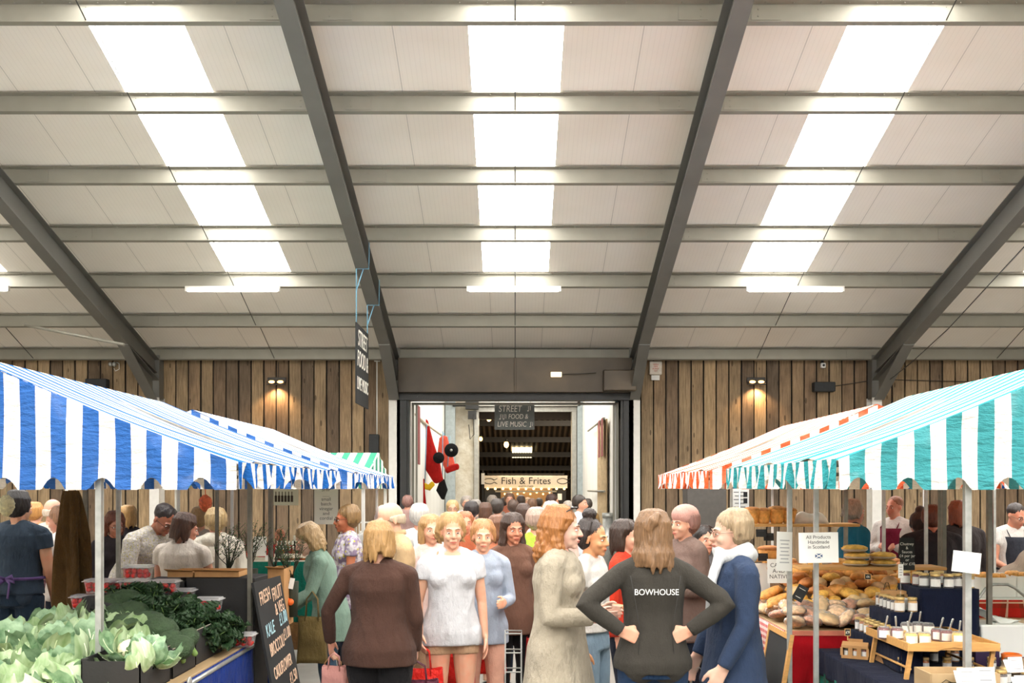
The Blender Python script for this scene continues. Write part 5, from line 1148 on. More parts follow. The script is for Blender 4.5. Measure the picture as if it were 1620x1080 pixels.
def jparts(): 
    g = MB().lathe([(.001, 0), (.46, .01), (.5, .06), (.5, .72), (.42, .8), (.42, .86)], 16).mesh('glass', glc)
    f = [MB().lathe([(.001, .03), (.44, .04), (.47, .1), (.47, .7), (.4, .78), (.001, .79)], 16).mesh('filling', m) for m in FIL]
    l = MB().grid(lambda u, t: (.508 * cos(R(205) + u * R(130)), .508 * sin(R(205) + u * R(130)), .12 + .52 * t), 10, 1).mesh('label', whl)
    d = MB().lathe([(.001, .82), (.47, .82), (.48, .84), (.48, .98), (.45, 1.0), (.001, 1.0)], 18).mesh('lid', gold)
    return g, f, l, d
JG, JF, JL, JD = jparts()
def jar(p, h, w_, i, lab, grp=None, lid=True, rz=-.25, lidm=None):
    o = empty('preserve_jar', p, rz + (.0), label=lab, cat='jar', group=grp); o.scale = (w_, w_, h)
    link('glass', JG, o); link('filling', JF[i], o); link('label', JL, o)
    if lid: link('lid', JD, o)
    return o
# lowest step: two rows receding
for j in range(9): D = 6.28 - j * .078; jar((2.165, D, .926), .082, .043, (0, 4, 2, 4, 3, 2, 2, 4, 2)[j], 'slim gold-lidded jar in the front row of the lowest step', 'lowest step, front row of jars')
for j in range(8): D = 6.25 - j * .08; jar((2.215, D, .926), .082, .043, (2, 4, 3, 2, 4, 2, 3, 2)[j], 'slim gold-lidded jar in the back row of the lowest step', 'lowest step, back row of jars')
for j, (w_, i) in enumerate(((.045, 0), (.047, 0), (.05, 0), (.052, 0), (.054, 0))): jar((2.30, 6.29 - j * .065, 1.076), .085, w_, i, 'dark chutney jar on the middle step', 'middle step dark chutneys')
jar((2.31, 5.985, 1.076), .09, .062, 2, 'mustard-yellow jar at the near end of the middle step'); jar((2.39, 5.99, 1.076), .088, .058, 2, 'mustard-yellow jar on the middle step beside the highest step')
o = empty('white_box', (2.37, 6.14, 1.076), label='small white plastic box between the jars of the middle step', cat='box'); MB().box((0, 0, .03), (.08, .14, .06)).build('box_body', paper, o, bevel=.004); MB().box((0, 0, .064), (.086, .146, .008)).build('lid', paper, o)
for j, (x, y, i, lab) in enumerate(((2.46, 6.28, 1, 'red jam jar at the far left of the highest step'), (2.50, 6.19, 1, 'red jam jar second along the highest step'), (2.50, 6.09, 0, 'dark jar with a torn label near the price stick'), (2.545, 6.03, 0, 'dark jar left of the front pair on the highest step'), (2.62, 6.02, 0, 'dark jar at the front middle of the highest step'), (2.69, 6.06, 0, 'dark jar at the front right of the highest step'), (2.60, 6.17, 0, 'jar behind the front middle jar on the highest step'), (2.66, 6.25, 4, 'jar at the back of the highest step'), (2.745, 6.02, 3, 'jar at the right end of the highest step, by the post'))):
    jar((x, y, 1.216), .086, .062, i, lab)
# kraft gift boxes
def giftbox(p, w_, h, d, n_, lab, rz, handle):
    o = empty('gift_box', p, rz, label=lab, cat='gift box'); b = MB(); t = .003; ow = w_ / n_
    b.box((0, 0, t / 2), (w_, d, t)); b.box((0, d / 2, h / 2), (w_, t, h)); 
    for s in (-1, 1): b.box((s * w_ / 2, 0, h / 2), (t, d, h))
    b.box((0, -d / 2, h * .12), (w_, t, h * .24)); b.box((0, -d / 2, h * .9), (w_, t, h * .2))
    for k in range(n_ + 1): x = -w_ / 2 + k * ow; b.box((x, -d / 2, h * .52), (ow * (.5 if 0 < k < n_ else .3), t, h * .6))
    if handle == 'roof':
        b.prism([(-d / 2, h), (d / 2, h), (.004, h * 1.22), (-.004, h * 1.22)], -w_ / 2, w_ / 2, axis=0); b.box((0, 0, h * 1.3), (w_ * .55, .006, h * .28))
    else: b.box((0, 0, h - t / 2), (w_, d, t))
    b.build('box_body', kraft, o)
    if handle == 'twine':
        for x in (-w_ * .25, w_ * .25): MB().tube([(x - .02, -d * .2, h), (x - .008, 0, h + .045), (x + .008, 0, h + .045), (x + .02, d * .2, h)], .002, 6).build('twine_handle', tw_, o)
    for k in range(n_):
        j = jar((0, 0, 0), h * .78, ow * .72, (0, 4, 1)[k % 3], 'small jar in the ' + ' '.join(lab.split()[:8]), 'jars in the ' + lab, rz=0); j.location = V(p) + Matrix.Rotation(rz, 3, 'Z') @ V((-w_ / 2 + (k + .5) * ow, 0, .004)); j.rotation_euler.z = rz
    return o
giftbox((2.045, 5.98, .8), .15, .08, .07, 3, 'kraft carry box with three arched windows at the front', -.5, 'roof')
giftbox((2.37, 6.24, 1.076), .15, .105, .08, 2, 'kraft box with twine handles holding two jars', -.35, 'twine')
def minisign(px, py, D, w_, h, txt, lab):
    o = empty('price_sign', P(px, py, D), label=lab, cat='sign'); o.rotation_euler = (R(84), 0, R(-12)); MB().box((0, 0, 0), (w_, h, .004)).build('board', slate, o)
    b = MB()
    for s in (-1, 1): b.box((s * w_ / 2, 0, 0), (.003, h, .008)); b.box((0, s * h / 2, 0), (w_, .003, .008))
    b.box((0, -h * .8, -.002), (.006, h * .7, .004)); b.build('sign_frame', pine, o)
    text('lettering', txt, (0, 0, .0025), (0, 0, 0), h * .55, chalk, o, .0004)
minisign(1341, 1000, 5.9, .03, .04, '£9', 'tiny chalk price sign clipped to the three-window box'); minisign(1373, 912, 6.12, .036, .034, '£6', 'tiny chalk price sign beside the twine-handled box')
# pine bed tray with taster jars
o = empty('tray_table', (2.33, 5.6, .8), label='golden pine folding tray with taster jars of preserve', cat='tray table'); hx, hy = .24, .31
b = MB(); b.box((0, 0, .165), (2 * hx, 2 * hy, .012)); b.build('tray_base', pine, o)
b = MB()
for s in (-1, 1): b.box((s * hx, 0, .175), (.012, 2 * hy + .012, .045)) ; b.box((0, hy, .175), (2 * hx, .012, .045))
pr = [(-hx, .155), (-hx, .192), (-hx + .08, .2), (0, .205), (hx - .08, .2), (hx, .192), (hx, .155), (.09, .152), (.055, .168), (0, .174), (-.055, .168), (-.09, .152)]
b.prism(pr, -hy - .008, -hy + .004, axis=1); b.build('tray_rim', pine, o, bevel=.002)
for s in (-1, 1):
    for k in (-1, 1): MB().box((s * (hx - .02) - .0, k * (hy - .05) - .0, .075), (.022, .02, .17), rot=Matrix.Rotation(.16 * (1), 3, 'Y')).build('leg', pine, o)
    MB().tube([(s * (hx - .03), -hy + .05, .05), (s * (hx - .03), hy - .05, .05)], .007, 6).build('stretcher', pine, o)
sp = mat('silver spoon', (200, 200, 196), .2, .8, .05)
tas = ((1398, 1003, 5.62, 1, 'open jar of red jam with a spoon at the left of the tray'), (1419, 1006, 5.6, 1, 'open jar of red relish beside the left jar on the tray'), (1434, 996, 5.8, 0, 'open jar of dark relish at the back of the tray'), (1452, 996, 5.82, 0, 'open jar of brown chutney at the back of the tray'), (1468, 998, 5.78, 0, 'open dark jar behind the yellow jars'), (1441, 1015, 5.4, 3, 'open jar of yellow curd, left of the pair on the tray'), (1462, 1015, 5.4, 3, 'open jar of yellow curd, right of the pair on the tray'), (1483, 1008, 5.55, 1, 'open jar of cherry relish in the middle of the tray'), (1497, 1010, 5.5, 1, 'open jar of cherry relish with a spoon near the post'), (1516, 1015, 5.42, 3, 'open jar of yellow curd by the front post'))
for j, (px, py, D, i, lab) in enumerate(tas):
    x = XP(px, D); z = .972; jo = jar((x, D, z), .078, .068, i, lab, lid=False, rz=0)
    if j not in (4, 6): 
        b = MB(); a = (.02, -.01, .03, .015, 0, -.02, .02, .03, .035, .01)[j]; s0 = V((x, D, z + .02)); s1 = V((x + a, D - .005, z + .125)); so = empty('tasting_spoon', s0, label='silver spoon in the ' + ' '.join(lab.split()[:11]), cat='spoon')
        b.tube([(0, 0, 0), s1 - s0], [(.003, .0015), (.0065, .002)], 8, round_=True); b.build('spoon_handle', sp, so); MB().ell((0, 0, -.004), (.009, .004, .014), 10, 7).build('spoon_bowl', sp, so)
for j in range(9): jar((2.15 + j * .062, 5.28 + .32 * (j % 2) + .25, .8), .082, .05, (0, 0, 4, 0, 2)[j % 5], 'labelled jar in the shade underneath the pine tray', 'jars underneath the pine tray')
for j, (x, y) in enumerate(((2.50, 5.12), (2.56, 5.2), (2.62, 5.1), (2.68, 5.24), (2.74, 5.12))): jar((x, y, .8), .085, .058, 0, 'dark labelled jar standing right of the tray, behind the white cards', 'dark jars behind the white cards')
# right-hand bits on the preserves table
o = empty('cash_box', P(1553, 1022, 5.75) * 1, label='dark purple lidded cash box right of the front post', cat='box'); o.location.z = .8; o.rotation_euler.z = .12
MB().box((0, 0, .045), (.15, .12, .09)).build('box_body', mat('dark purple plastic', (50, 34, 64), .4), o, bevel=.006); MB().box((0, 0, .1), (.158, .128, .024)).build('lid', MATS['dark purple plastic'], o, bevel=.006); MB().box((0, 0, .115), (.07, .02, .012)).build('handle', MATS['dark purple plastic'], o)
kp = cloth('grey brown paper', (156, 136, 112), 200, .8, .7)
for j in range(7):
    b = MB(); rr = random.Random(j); b.grid(lambda u, t: ((u - .5) * .24, (t - .5) * .3, .006 * sin(7 * u + j) + .004 * sin(9 * t)), 8, 8); q = b.build('paper_sack', kp, None, (2.72 + rr.uniform(-.015, .015) + .003 * j, 5.32 + rr.uniform(-.02, .02), .815 + j * .011), solid=.006, rotz=-.5 + rr.uniform(-.12, .12)); tag(q, 'flat brown paper sack in the pile beside the purple box', 'paper bag', 'pile of flat paper sacks')
for (px, py, D, w_, h, rz, lab) in ((1498 + 32, 1070, 4.9, 30, 28, -.1, 'white folded price card just in front of the post'), (1559, 1068, 4.9, 30, 26, -.05, 'white folded price card right of the post'), (1607, 1051, 4.95, 24, 24, .5, 'cream price card tilted at the right picture edge'), (1617, 1075, 4.8, 24, 14, 0, 'white price card low in the right corner')):
    o = card(lab, px, py, D, w_, h, rx=-14, rz=rz * 57 * .3, lines=3); W_, H_ = w_ * D / F, h * D / F
    MB().box((0, -H_ * .05, -.03), (W_, H_ * .9, .002), rot=Matrix.Rotation(-.35, 3, 'X')).build('card_back', paper, o)
    tag(o, lab)
o = empty('wooden_crate', (2.16, 5.0, .8), label='pale wooden crate with a burnt sketch low under the tray', cat='crate'); b = MB(); b.box((.1, 0, .045), (.34, .012, .085)); b.box((.1, .2, .045), (.34, .012, .085)); b.box((-.07, .1, .045), (.012, .2, .085)); b.box((.27, .1, .045), (.012, .2, .085)); b.box((.1, .1, .006), (.34, .2, .01)); b.build('crate_body', wood, o)
b = MB()
for j in range(5): b.tube([(-.04 + j * .05, -.009, .03 + .02 * sin(j)), (0 + j * .05, -.009, .05 + .01 * cos(j * 2)), (.03 + j * .05, -.009, .045)], .0016, 5)
b.build('burnt_sketch', tw_, o)
for j in range(8): tag(link('biscuit', bread_mesh('biscuit', (.04, .035, .014), (bk2, bk)[j % 2], 50 + j, .2), None, (2.5 + .06 * (j % 5), 4.95 + .06 * (j // 5), .812)), 'brown nutty biscuit in the lower right corner', 'biscuit', 'biscuits in the lower right corner')
# white card taped to the front post, signs on the posts
o = card('white card with a tiny grey word tied to the front right post', 1529, 889, 5.0, 46, 33, rx=0, ry=0, name='post_sign', cat='sign', body='WISE', sz=.022, lm=mat('pale grey ink', (170, 176, 186), .7, 0, 0)); o.rotation_euler = (R(88), R(7), R(4))
o = card('white sign on the inner post reading All Products Handmade in Scotland', 1295, 866, 5.78, 62, 48, rx=0, name='post_sign', cat='sign', lines=0); o.rotation_euler = (R(89), R(-1), R(-2))
text('lettering', 'All Products\nHandmade\nin Scotland', (0, .032, .0015), (0, 0, 0), .0285, ink, o, .0004)
MB().box((0, -.048, .0015), (.042, .026, .001)).build('saltire_flag', mat('saltire blue', (70, 96, 134), .7, 0, 0), o)
b = MB()
for s in (-1, 1): b.box((0, -.048, .0022), (.047, .005, .001), rot=Matrix.Rotation(s * .55, 3, 'Z'))
b.build('saltire_cross', paper, o)
o = card('tall white printed sheet on the left inner post', 1241, 872, 6.18, 32, 62, rx=0, name='post_sign', cat='sign', lines=7, lm=mat('faint grey ink', (176, 178, 180), .7, 0, 0)); o.rotation_euler = (R(88), R(3), R(28))
o = card('white notice reading CAKES AND NATIVE above the pastries', 1232, 903, 7.0, 36, 38, rx=-6, name='sheet', cat='sign', body='CAKES\nAND\nNATIVE', sz=.04)
# bakery: shelves, breads, bags
def shelf(x0, x1, y, d, z, lab, posts=True):
    o = empty('shelf', ((x0 + x1) / 2, y, z), label=lab, cat='shelf'); hx = (x1 - x0) / 2
    b = MB(); b.box((0, 0, 0), (2 * hx, d, .022)); b.build('plank', pine, o, bevel=.006)
    if posts:
        for x in posts: MB().box((x - (x0 + x1) / 2, d / 2 - .02, -(z - .9) / 2), (.02, .02, z - .9)).build('support', dull, o)
shelf(1.62, 2.56, 7.5, .24, 1.545, 'upper pine shelf carrying tall pies', (1.8, 2.4)); shelf(1.96, 2.96, 6.95, .26, 1.268, 'long pine shelf with stacked yellow bakes', (2.12, 2.86))
shelf(1.56, 2.15, 7.7, .2, 1.27, 'lower back shelf with a brown pie', (1.85, 2.1))
def popover():
    return MB().lathe([(.001, 0), (.052, 0), (.058, .02), (.078, .115), (.086, .125), (.08, .145), (.055, .155), (.03, .15), (.001, .158)], 20).mesh('crust', bk)
PO = popover(); PT = MB().ell((0, 0, .135), (.085, .085, .03), 20, 10, fn=lambda u: 1 + .12 * noise.noise(u * 5)).mesh('crust_top', bk2)
for j, (px, w_) in enumerate(((1208, .9), (1229, 1.0), (1248, .9), (1190, .95))):
    o = empty('tall_pie', (XP(px, 7.45), 7.45, 1.557), label=['tall golden pie on the upper shelf, second from the left', 'tall golden pie in front of the near post, on the upper shelf', 'tall golden pie partly behind the left inner post', 'leftmost tall golden pie on the upper shelf'][j], cat='pie'); o.scale = (.8 * w_,) * 3; link('crust', PO, o); link('crust_top', PT, o)
o = empty('round_pie', (XP(1216, 7.65), 7.65, 1.282), label='squat brown pie on the lower back shelf', cat='pie'); MB().lathe([(.001, 0), (.065, 0), (.082, .07), (.001, .075)], 20).build('crust', bk, o); MB().ell((0, 0, .075), (.088, .088, .025), 18, 8, fn=lambda u: 1 + .1 * noise.noise(u * 4)).build('crust_top', bk2, o)
for px, py, D in ((1204, 843, 7.38), (1216, 849, 7.42), (1207, 881, 7.5)): card({1204: 'pale price card under the upper pie shelf', 1216: 'dark price tag under the upper pie shelf', 1207: 'dark price tag beside the squat brown pie'}[px], px, py, D, 16, 12, m_=(paper, slate, slate)[int(px) % 3], lines=1, name='price_card')
b = MB(); b.grid(lambda u, t: ((u - .5) * .27, (t - .5) * .1, .09 * sin(pi * u) ** .5 * (1 + .2 * sin(9 * u)) * sin(pi * t) ** .5), 20, 8); tag(b.build('paper_wrap', mat('pale pink tissue', (232, 214, 208), .8), None, (XP(1281, 7.5), 7.5, 1.557), solid=.003), 'crumpled pale pink tissue on the upper shelf', 'paper')
# yellow bakes on foil trays
foil = mat('foil tray', (200, 190, 180), .3, .6, .1)
for j, (px, py, lab) in enumerate(((1354, 891, 'yellow-topped bake at the bottom of the left stack'), (1356, 880, 'yellow-topped bake in the middle of the left stack'), (1352, 869, 'yellow-topped bake at the top of the left stack'), (1398, 891, 'yellow-topped bake at the bottom of the right stack'), (1397, 880, 'yellow-topped bake at the top of the right stack'))):
    z = 1.28 + (0, .05, .1, 0, .05)[j]; o = empty('topped_bake', (XP(px, 6.92), 6.92, z), label=lab, cat='bake')
    MB().lathe([(.001, 0), (.07, 0), (.088, .014), (.088, .018), (.001, .012)], 22).build('foil_tray', foil, o); MB().ell((0, 0, .024), (.084, .084, .024), 30, 12, fn=lambda u, j=j: 1 + .14 * noise.noise(u * 6 + V((j, 0, 0))) + .1 * noise.noise(u * 15)).build('filling', bk3, o)
# sloping bread bank
b = MB(); b.prism([(6.66, .9), (7.62, .9), (7.62, 1.2), (6.66, .98)], 1.93, 2.95, axis=0); tag(b.build('display_stand', mat('wicker brown stand', (116, 84, 52), .8, 0, .3, 60, .5, 120)), 'sloping brown stand under the heaped breads', 'stand')
BRD = [bread_mesh('crust', (.085, .055, .045), bk, 1), bread_mesh('crust', (.06, .06, .045), bk4, 2), bread_mesh('crust', (.075, .06, .04), bk2, 3), bread_mesh('crust', (.07, .05, .035), bk3, 4), bread_mesh('crust', (.11, .045, .04), bk, 5, .06), bread_mesh('crust', (.055, .055, .03), bk2, 6, .05)]
BN = ['golden oval loaf', 'floury round roll', 'brown seeded bun', 'yellow pastry', 'long golden loaf', 'small brown scone']
rr = random.Random(11)
for row in range(8):
    for c in range(10):
        k = rr.randrange(6); k = (3 if row < 2 and rr.random() < .6 else k); y = 6.72 + row * .115 + rr.uniform(-.02, .02); x = 1.98 + c * .098 + rr.uniform(-.02, .02)
        s_ = link('bread', BRD[k], None, (x, y, .98 + (y - 6.66) * .23 + .035 + (rr.uniform(.02, .05) if c % 2 else 0))); s_.rotation_euler = (rr.uniform(-.3, .3), rr.uniform(-.4, .4), rr.uniform(0, 3)); s_.scale = (rr.uniform(.8, 1.08),) * 3
        tag(s_, BN[k] + ' in the heaped bread display behind the white sign', 'bread', BN[k] + 's in the heaped display')
# bagged biscuits in clear film
flm = clear('bag film', (1, 1, 1), .04, .12); bisc = mat('pale biscuit', (222, 186, 146), .7, 0, .3, 40, .3, 90); bisc2 = mat('pinkish biscuit', (206, 150, 120), .7, 0, .3, 40)
BG = MB().ell((0, 0, 0), (.085, .065, .035), 18, 12, fn=lambda u: 1 + .12 * noise.noise(u * 4) + .1 * abs(u.x) ** 3).mesh('film', flm)
BB = [MB().ell((0, 0, 0), (.078, .06, .032), 18, 12, fn=lambda u: 1 + .3 * noise.noise(u * 7)).mesh('biscuits', m) for m in (bisc, bisc2, bk4)]
def bag(p, k, lab, grp, sc=1):
    o = empty('biscuit_bag', p, label=lab, cat='bag of biscuits', group=grp); o.rotation_euler = (rr.uniform(-.5, .5), rr.uniform(-.5, .5), rr.uniform(0, 3)); o.scale = (sc,) * 3; link('film', BG, o); link('biscuits', BB[k % 3], o)
for j in range(26): bag((1.84 + .1 * (j % 9) + rr.uniform(-.02, .02), 6.5 + .09 * (j // 9), .945 + .035 * (j // 9) + rr.uniform(0, .03)), j, 'clear film bag of biscuits heaped at the front of the bakery table', 'bagged biscuits at the bakery front')
for j in range(22): bag((1.8 + .07 * (j % 2) + rr.uniform(-.01, .02), 6.85 + .06 * j, .935 + rr.uniform(0, .04) + .03 * (j % 2)), j + 1, 'film-wrapped bake along the aisle edge of the bakery table', 'wrapped bakes along the aisle edge', .85)
for j in range(8): 
    s_ = link('pastry_roll', BRD[4], None, (XP(1222 + 4 * (j % 4), 7.1), 6.95 + .05 * j, 1.03 + .035 * (j // 4))); s_.rotation_euler = (0, rr.uniform(-.6, -.1), rr.uniform(-.8, .8)); s_.scale = (.8,) * 3; tag(s_, 'golden pastry roll at the left end of the bakery table', 'pastry', 'pastry rolls at the left end')
for j in range(6):
    s_ = link('breadstick', BRD[4], None, P(1203 + 6 * (j % 3), 912 - 8 * (j // 2), 7.6)); s_.rotation_euler = (0, -.9 - .1 * j, .4); s_.scale = (.75, .6, .6); tag(s_, 'pale bread stick standing in the rack behind the blazer', 'bread stick', 'bread sticks in the rack')
b = MB(); b.box((XP(1212, 7.62), 7.62, 1.08), (.2, .16, .34)); tag(b.build('rack_box', paper), 'white box propping up the bread sticks', 'box')
# slate price leaning
o = card('tilted slate price tag among the pastry rolls', 1266, 938, 6.6, 17, 26, m_=slate, lines=2, lm=chalk, rx=-20, rz=-30, ry=0); o.rotation_euler = (R(70), R(28), R(-20))
# chutney board
o = card('black chalkboard listing chutney and sauces prices', 1435, 876, 6.5, 23, 51, m_=slate, rx=-4, lm=chalk, name='price_board', cat='blackboard', body='Chutney\n&\nSauces\n£4 per jar\nor\n3 for £10', sz=.026)
o = card('little white price card on a stick in front of the highest step', 1425, 903, 6.03, 8, 22, rx=0, lines=4); MB().box((0, -.1, -.003), (.003, .14, .002)).build('stick', glc, o)
for j, px in enumerate((1379, 1386, 1393, 1400, 1407)): jar((XP(px, 7.0) , 7.02, 1.28 + .03 + .0), .05, .03, 1, 'tiny red jam jar in the row behind the yellow bakes', 'tiny jam jars behind the bakes', rz=0)
b = MB(); b.box((XP(1393, 7.0), 7.02, 1.295), (.2, .05, .03)); tag(b.build('wooden_block', pine), 'pine block lifting the tiny jam jars', 'block')
# A-frame board at the aisle
o = empty('pavement_board', (1.60, 6.55, 0), R(0), label='pine-framed blackboard standing at the aisle end of the bakery table', cat='blackboard')
for s in (-1, 1):
    b = MB(); Ry = Matrix.Rotation(s * .16, 3, 'Y'); c = V((-.075 * s * -1 * -1, 0, .44)); b.box(c, (.012, .5, .86), rot=Ry.inverted() if s < 0 else Ry.inverted()); b.build('board', slate, o)
    b = MB()
    for y in (-.26, .26): b.box(c + V((0, y, 0)), (.022, .035, .92), rot=Ry.inverted())
    for z in (-.44, .44): b.box(c + Ry.inverted() @ V((0, 0, z)), (.022, .54, .035), rot=Ry.inverted())
    b.build('board_frame', pine, o)
# tartan table with pastry boxes at the far right
table('tartan-edged pastry table behind the front right post', 3.1, 4.6, 7.1, 7.7, 1.03, paper, tart, 'f', skz=.9, name='pastry_table')
for j, (px0, px1, h, lab) in enumerate(((1538, 1592, .14, 'open white box of straw pastries, left'), (1594, 1630, .15, 'open white box of pastries with a lifted lid'))):
    x0, x1 = XP(px0, 7.35), XP(px1, 7.35); o = empty('pastry_box', ((x0 + x1) / 2, 7.38, 1.032), label=lab, cat='box'); w_ = x1 - x0; b = MB(); b.box((0, 0, .004), (w_, .34, .008))
    for s in (-1, 1): b.box((0, s * .17, h / 2), (w_, .006, h)); b.box((s * w_ / 2, 0, h / 2), (.006, .34, h))
    b.build('box_body', paper, o)
    for k in range(9): s_ = link('straw_pastry', BRD[4], None, o.location + V((-w_ / 2 + .05 + k % 5 * (w_ - .1) / 4, -.07 + .12 * (k // 5), h + .0))); s_.rotation_euler = (0, .1, rr.uniform(0, 3)); s_.scale = (.6,) * 3; tag(s_, 'twisted golden pastry heaped in the ' + lab.replace('open ', ''), 'pastry', 'pastries in the ' + lab.replace('open ', ''))
b = MB(); b.tube([P(1533, 1010, 6.5), P(1537, 960, 6.5), P(1560, 930, 6.5), P(1572, 924, 6.5), P(1594, 924, 6.5), P(1606, 930, 6.5), P(1625, 946, 6.5)], .01, 10); tag(b.build('wire_hoop', alu), 'bent grey tube hoop in front of the tartan table', 'hoop')
o = empty('plastic_tub', (XP(1575, 6.1), 6.1, .8), label='white plastic tub with paper inside behind the purple box', cat='tub'); b = MB(); b.box((0, 0, .1), (.3, .26, .2), taper=.85); b.build('tub_body', paper, o, bevel=.01)
b = MB(); b.grid(lambda u, t: ((u - .5) * .26, (t - .5) * .1, .2 + .09 * (1 - u) ** 2 + .02 * sin(8 * u + 3 * t)), 12, 5); b.build('paper_liner', paper, o, solid=.003)
for j, (px, py) in enumerate(((1600, 1000), (1612, 1012))): b = MB(); b.lathe([(.001, 0), (.05, 0), (.055, .07), (.045, .075), (.04, .01)], 14); tag(b.build('tin_bowl', (mat('orange plastic', (220, 104, 28), .4), mat('dark red enamel', (110, 30, 24), .3))[j], None, (XP(px, 5.7 - .15 * j), 5.7 - .15 * j, .8)), ['orange plastic bowl at the right picture edge', 'dark red enamel bowl at the right picture edge'][j], 'bowl')
# ================================================================== FIXTURES ON WALLS AND ROOF
def wallp(px, py, d=0): return P(px, py, YW - d)
def heater(px, lab):
    o = empty('wall_lamp', wallp(px, 604, .12), label=lab, cat='lamp'); b = MB(); b.box((0, .02, 0), (.38, .1, .03)); b.box((0, .05, .05), (.38, .03, .1)); b.box((0, .1, 0), (.05, .06, .05)); b.box((0, 0, -.05), (.38, .08, .02)); b.build('lamp_housing', black, o)
    for s in (-1, 1):
        b = MB(); b.ell((s * .09, -.02, 0), (.07, .03, .03), 12, 8); b.build('bulb', emis('warm lamp', (255, 190, 110), 5), o)
    l = bpy.data.lights.new('warm wall light', 'SPOT'); l.energy = 70; l.color = (1, .62, .3); l.spot_size = R(120); l.spot_blend = .6; l.shadow_soft_size = .06
    lo = bpy.data.objects.new('wall_light', l); COL.objects.link(lo); lo.parent = o; lo.location = (0, -.03, -.08); lo.rotation_euler = (R(14), 0, 0)
    b = MB(); b.tube([(.02, .1, .03), (.02, .1, .42)], .006, 5); b.build('cable', black, o)
heater(437, 'twin warm lamp on the planks left of the hanging board'); heater(1197, 'twin warm lamp on the planks right of the doorway')
def speaker(px, py, lab): o = empty('wall_speaker', wallp(px, py, .14), label=lab, cat='speaker'); MB().box((0, 0, 0), (.44, .2, .2)).build('speaker_body', mat('dark grille', (38, 40, 42), .7), o, bevel=.02); MB().box((0, .1, 0), (.06, .1, .06)).build('bracket', black, o)
speaker(1303, 612, 'black speaker on the planks right of the alarm box'); speaker(154, 607, 'black speaker on the planks above the left canopy')
o = empty('security_camera', wallp(1302, 578, .1), label='small white camera above the right-hand speaker', cat='camera'); MB().box((0, 0, 0), (.09, .09, .1)).build('camera_body', paper, o, bevel=.01); MB().tube([(0, -.06, 0), (0, -.04, 0)], .025, 12).build('lens', black, o); MB().box((0, .05, .08), (.05, .04, .1)).build('bracket', black, o)
o = empty('security_light', wallp(178, 576, .12), label='small silver spotlight with a looped cable high on the left planks', cat='lamp')
for s in (-1, 1): MB().ell((s * .04, 0, 0), (.045, .05, .05), 12, 8).build('lamp_head', alu, o)
MB().tube([(.05, .08, .05), (.12, .04, .02), (.13, .02, -.1), (.06, .0, -.14), (.02, .03, -.08)], .008, 6).build('cable', paper, o)
o = empty('alarm_box', wallp(1037, 582, .07), label='white alarm box with red lettering beside the doorway', cat='alarm'); MB().box((0, 0, 0), (.26, .1, .28)).build('alarm_body', mat('cream plastic', (214, 206, 192), .5), o, bevel=.02); text('lettering', 'HIGH\nFIRE\nPOINT\nHIT', (0, -.053, 0), (R(90), 0, 0), .045, mat('red print', (196, 70, 50), .6, 0, 0), o, .001)
MB().box((0, .01, -.2), (.17, .03, .1)).build('label_plate', paper, o)
o = empty('exit_light', P(880, 592, 20.05), label='small lit cream light box on the steel header', cat='light'); MB().box((0, .02, 0), (.22, .06, .1)).build('light_body', emis('cream lit plastic', (255, 232, 190), 1.6), o, bevel=.01); MB().tube([(.12, 0, 0), (.4, 0, .01), (.8, 0, .03)], .008, 6).build('cable', black, o)
o = empty('ceiling_sensor', P(499, 393, 18.0), label='round white disc fixture hanging below the third purlin', cat='sensor'); o.rotation_euler = (R(72), 0, 0); MB().lathe([(.001, -.03), (.17, -.03), (.185, 0), (.18, .03), (.14, .04), (.13, .028), (.001, .034)], 30).build('disc', paper, o); MB().tube([(.14, .0, -.03), (.3, .1, -.1), (.42, .3, -.12)], .006, 6).build('cable', black, o)
MB().tube([(0, .1, -.02), (0, .22, -.12)], .015, 6).build('bracket', black, o)
# pole speaker near the post
o = empty('router_box', P(592, 703, 20.55), label='dark box on a thin pole left of the white door post', cat='speaker'); MB().box((0, 0, 0), (.2, .16, .42)).build('box_body', mat('dark grille', (38, 40, 42), .7), o, bevel=.01); MB().tube([(.05, .05, .2), (.05, .05, 1.75)], .012, 8).build('pole', paper, o); MB().box((.05, .08, 1.75), (.12, .04, .06)).build('bracket', paper, o)
# posters and cabinet on the right wall
b = MB(); b.box((XP(1114, 18), 18.0, 1.25), (.7, .5, 1.35)); b2 = b.build('grey_cabinet', mat('dark grey panel', (74, 70, 66), .6), bevel=.01); tag(b2, 'tall dark grey cabinet against the planks right of the doorway', 'cabinet')
b = MB(); b.box((XP(1114, 18), 18.0, .3), (.68, .48, .6)); tag(b.build('grey_plinth', MATS['dark grey panel']), 'low grey plinth under the tall cabinet', 'plinth')
o = card('white handwritten poster on the planks beyond the orange canopy', 1170, 790, 15.5, 30, 42, rx=0, lines=5, name='poster', cat='poster'); 
MB().tube([(0, .2, 0), (0, -1.6, 0)], .015, 6).build('poster_pole', alu, o)
b = MB(); b.box((.09, .08, .003), (.06, .08, .002)); b.box((.09, -.02, .003), (.06, .08, .002)); b.build('print_block', slate, o)
# cable across the right bay
b = MB(); b.tube([P(1625, 385, 13.0), P(1560, 455, 14.5), P(1500, 520, 16.5), P(1440, 575, 18.6), P(1398, 608, 20.1)], .008, 6); tag(b.build('black_cable', black), 'thin black cable slanting down to the right outer post', 'cable')
b = MB(); b.tube([wallp(1310, 612, .05), wallp(1390, 600, .05), wallp(1620, 606, .05)], .008, 6); tag(b.build('wall_cable', black), 'thin cable running along the top of the right planks', 'cable')
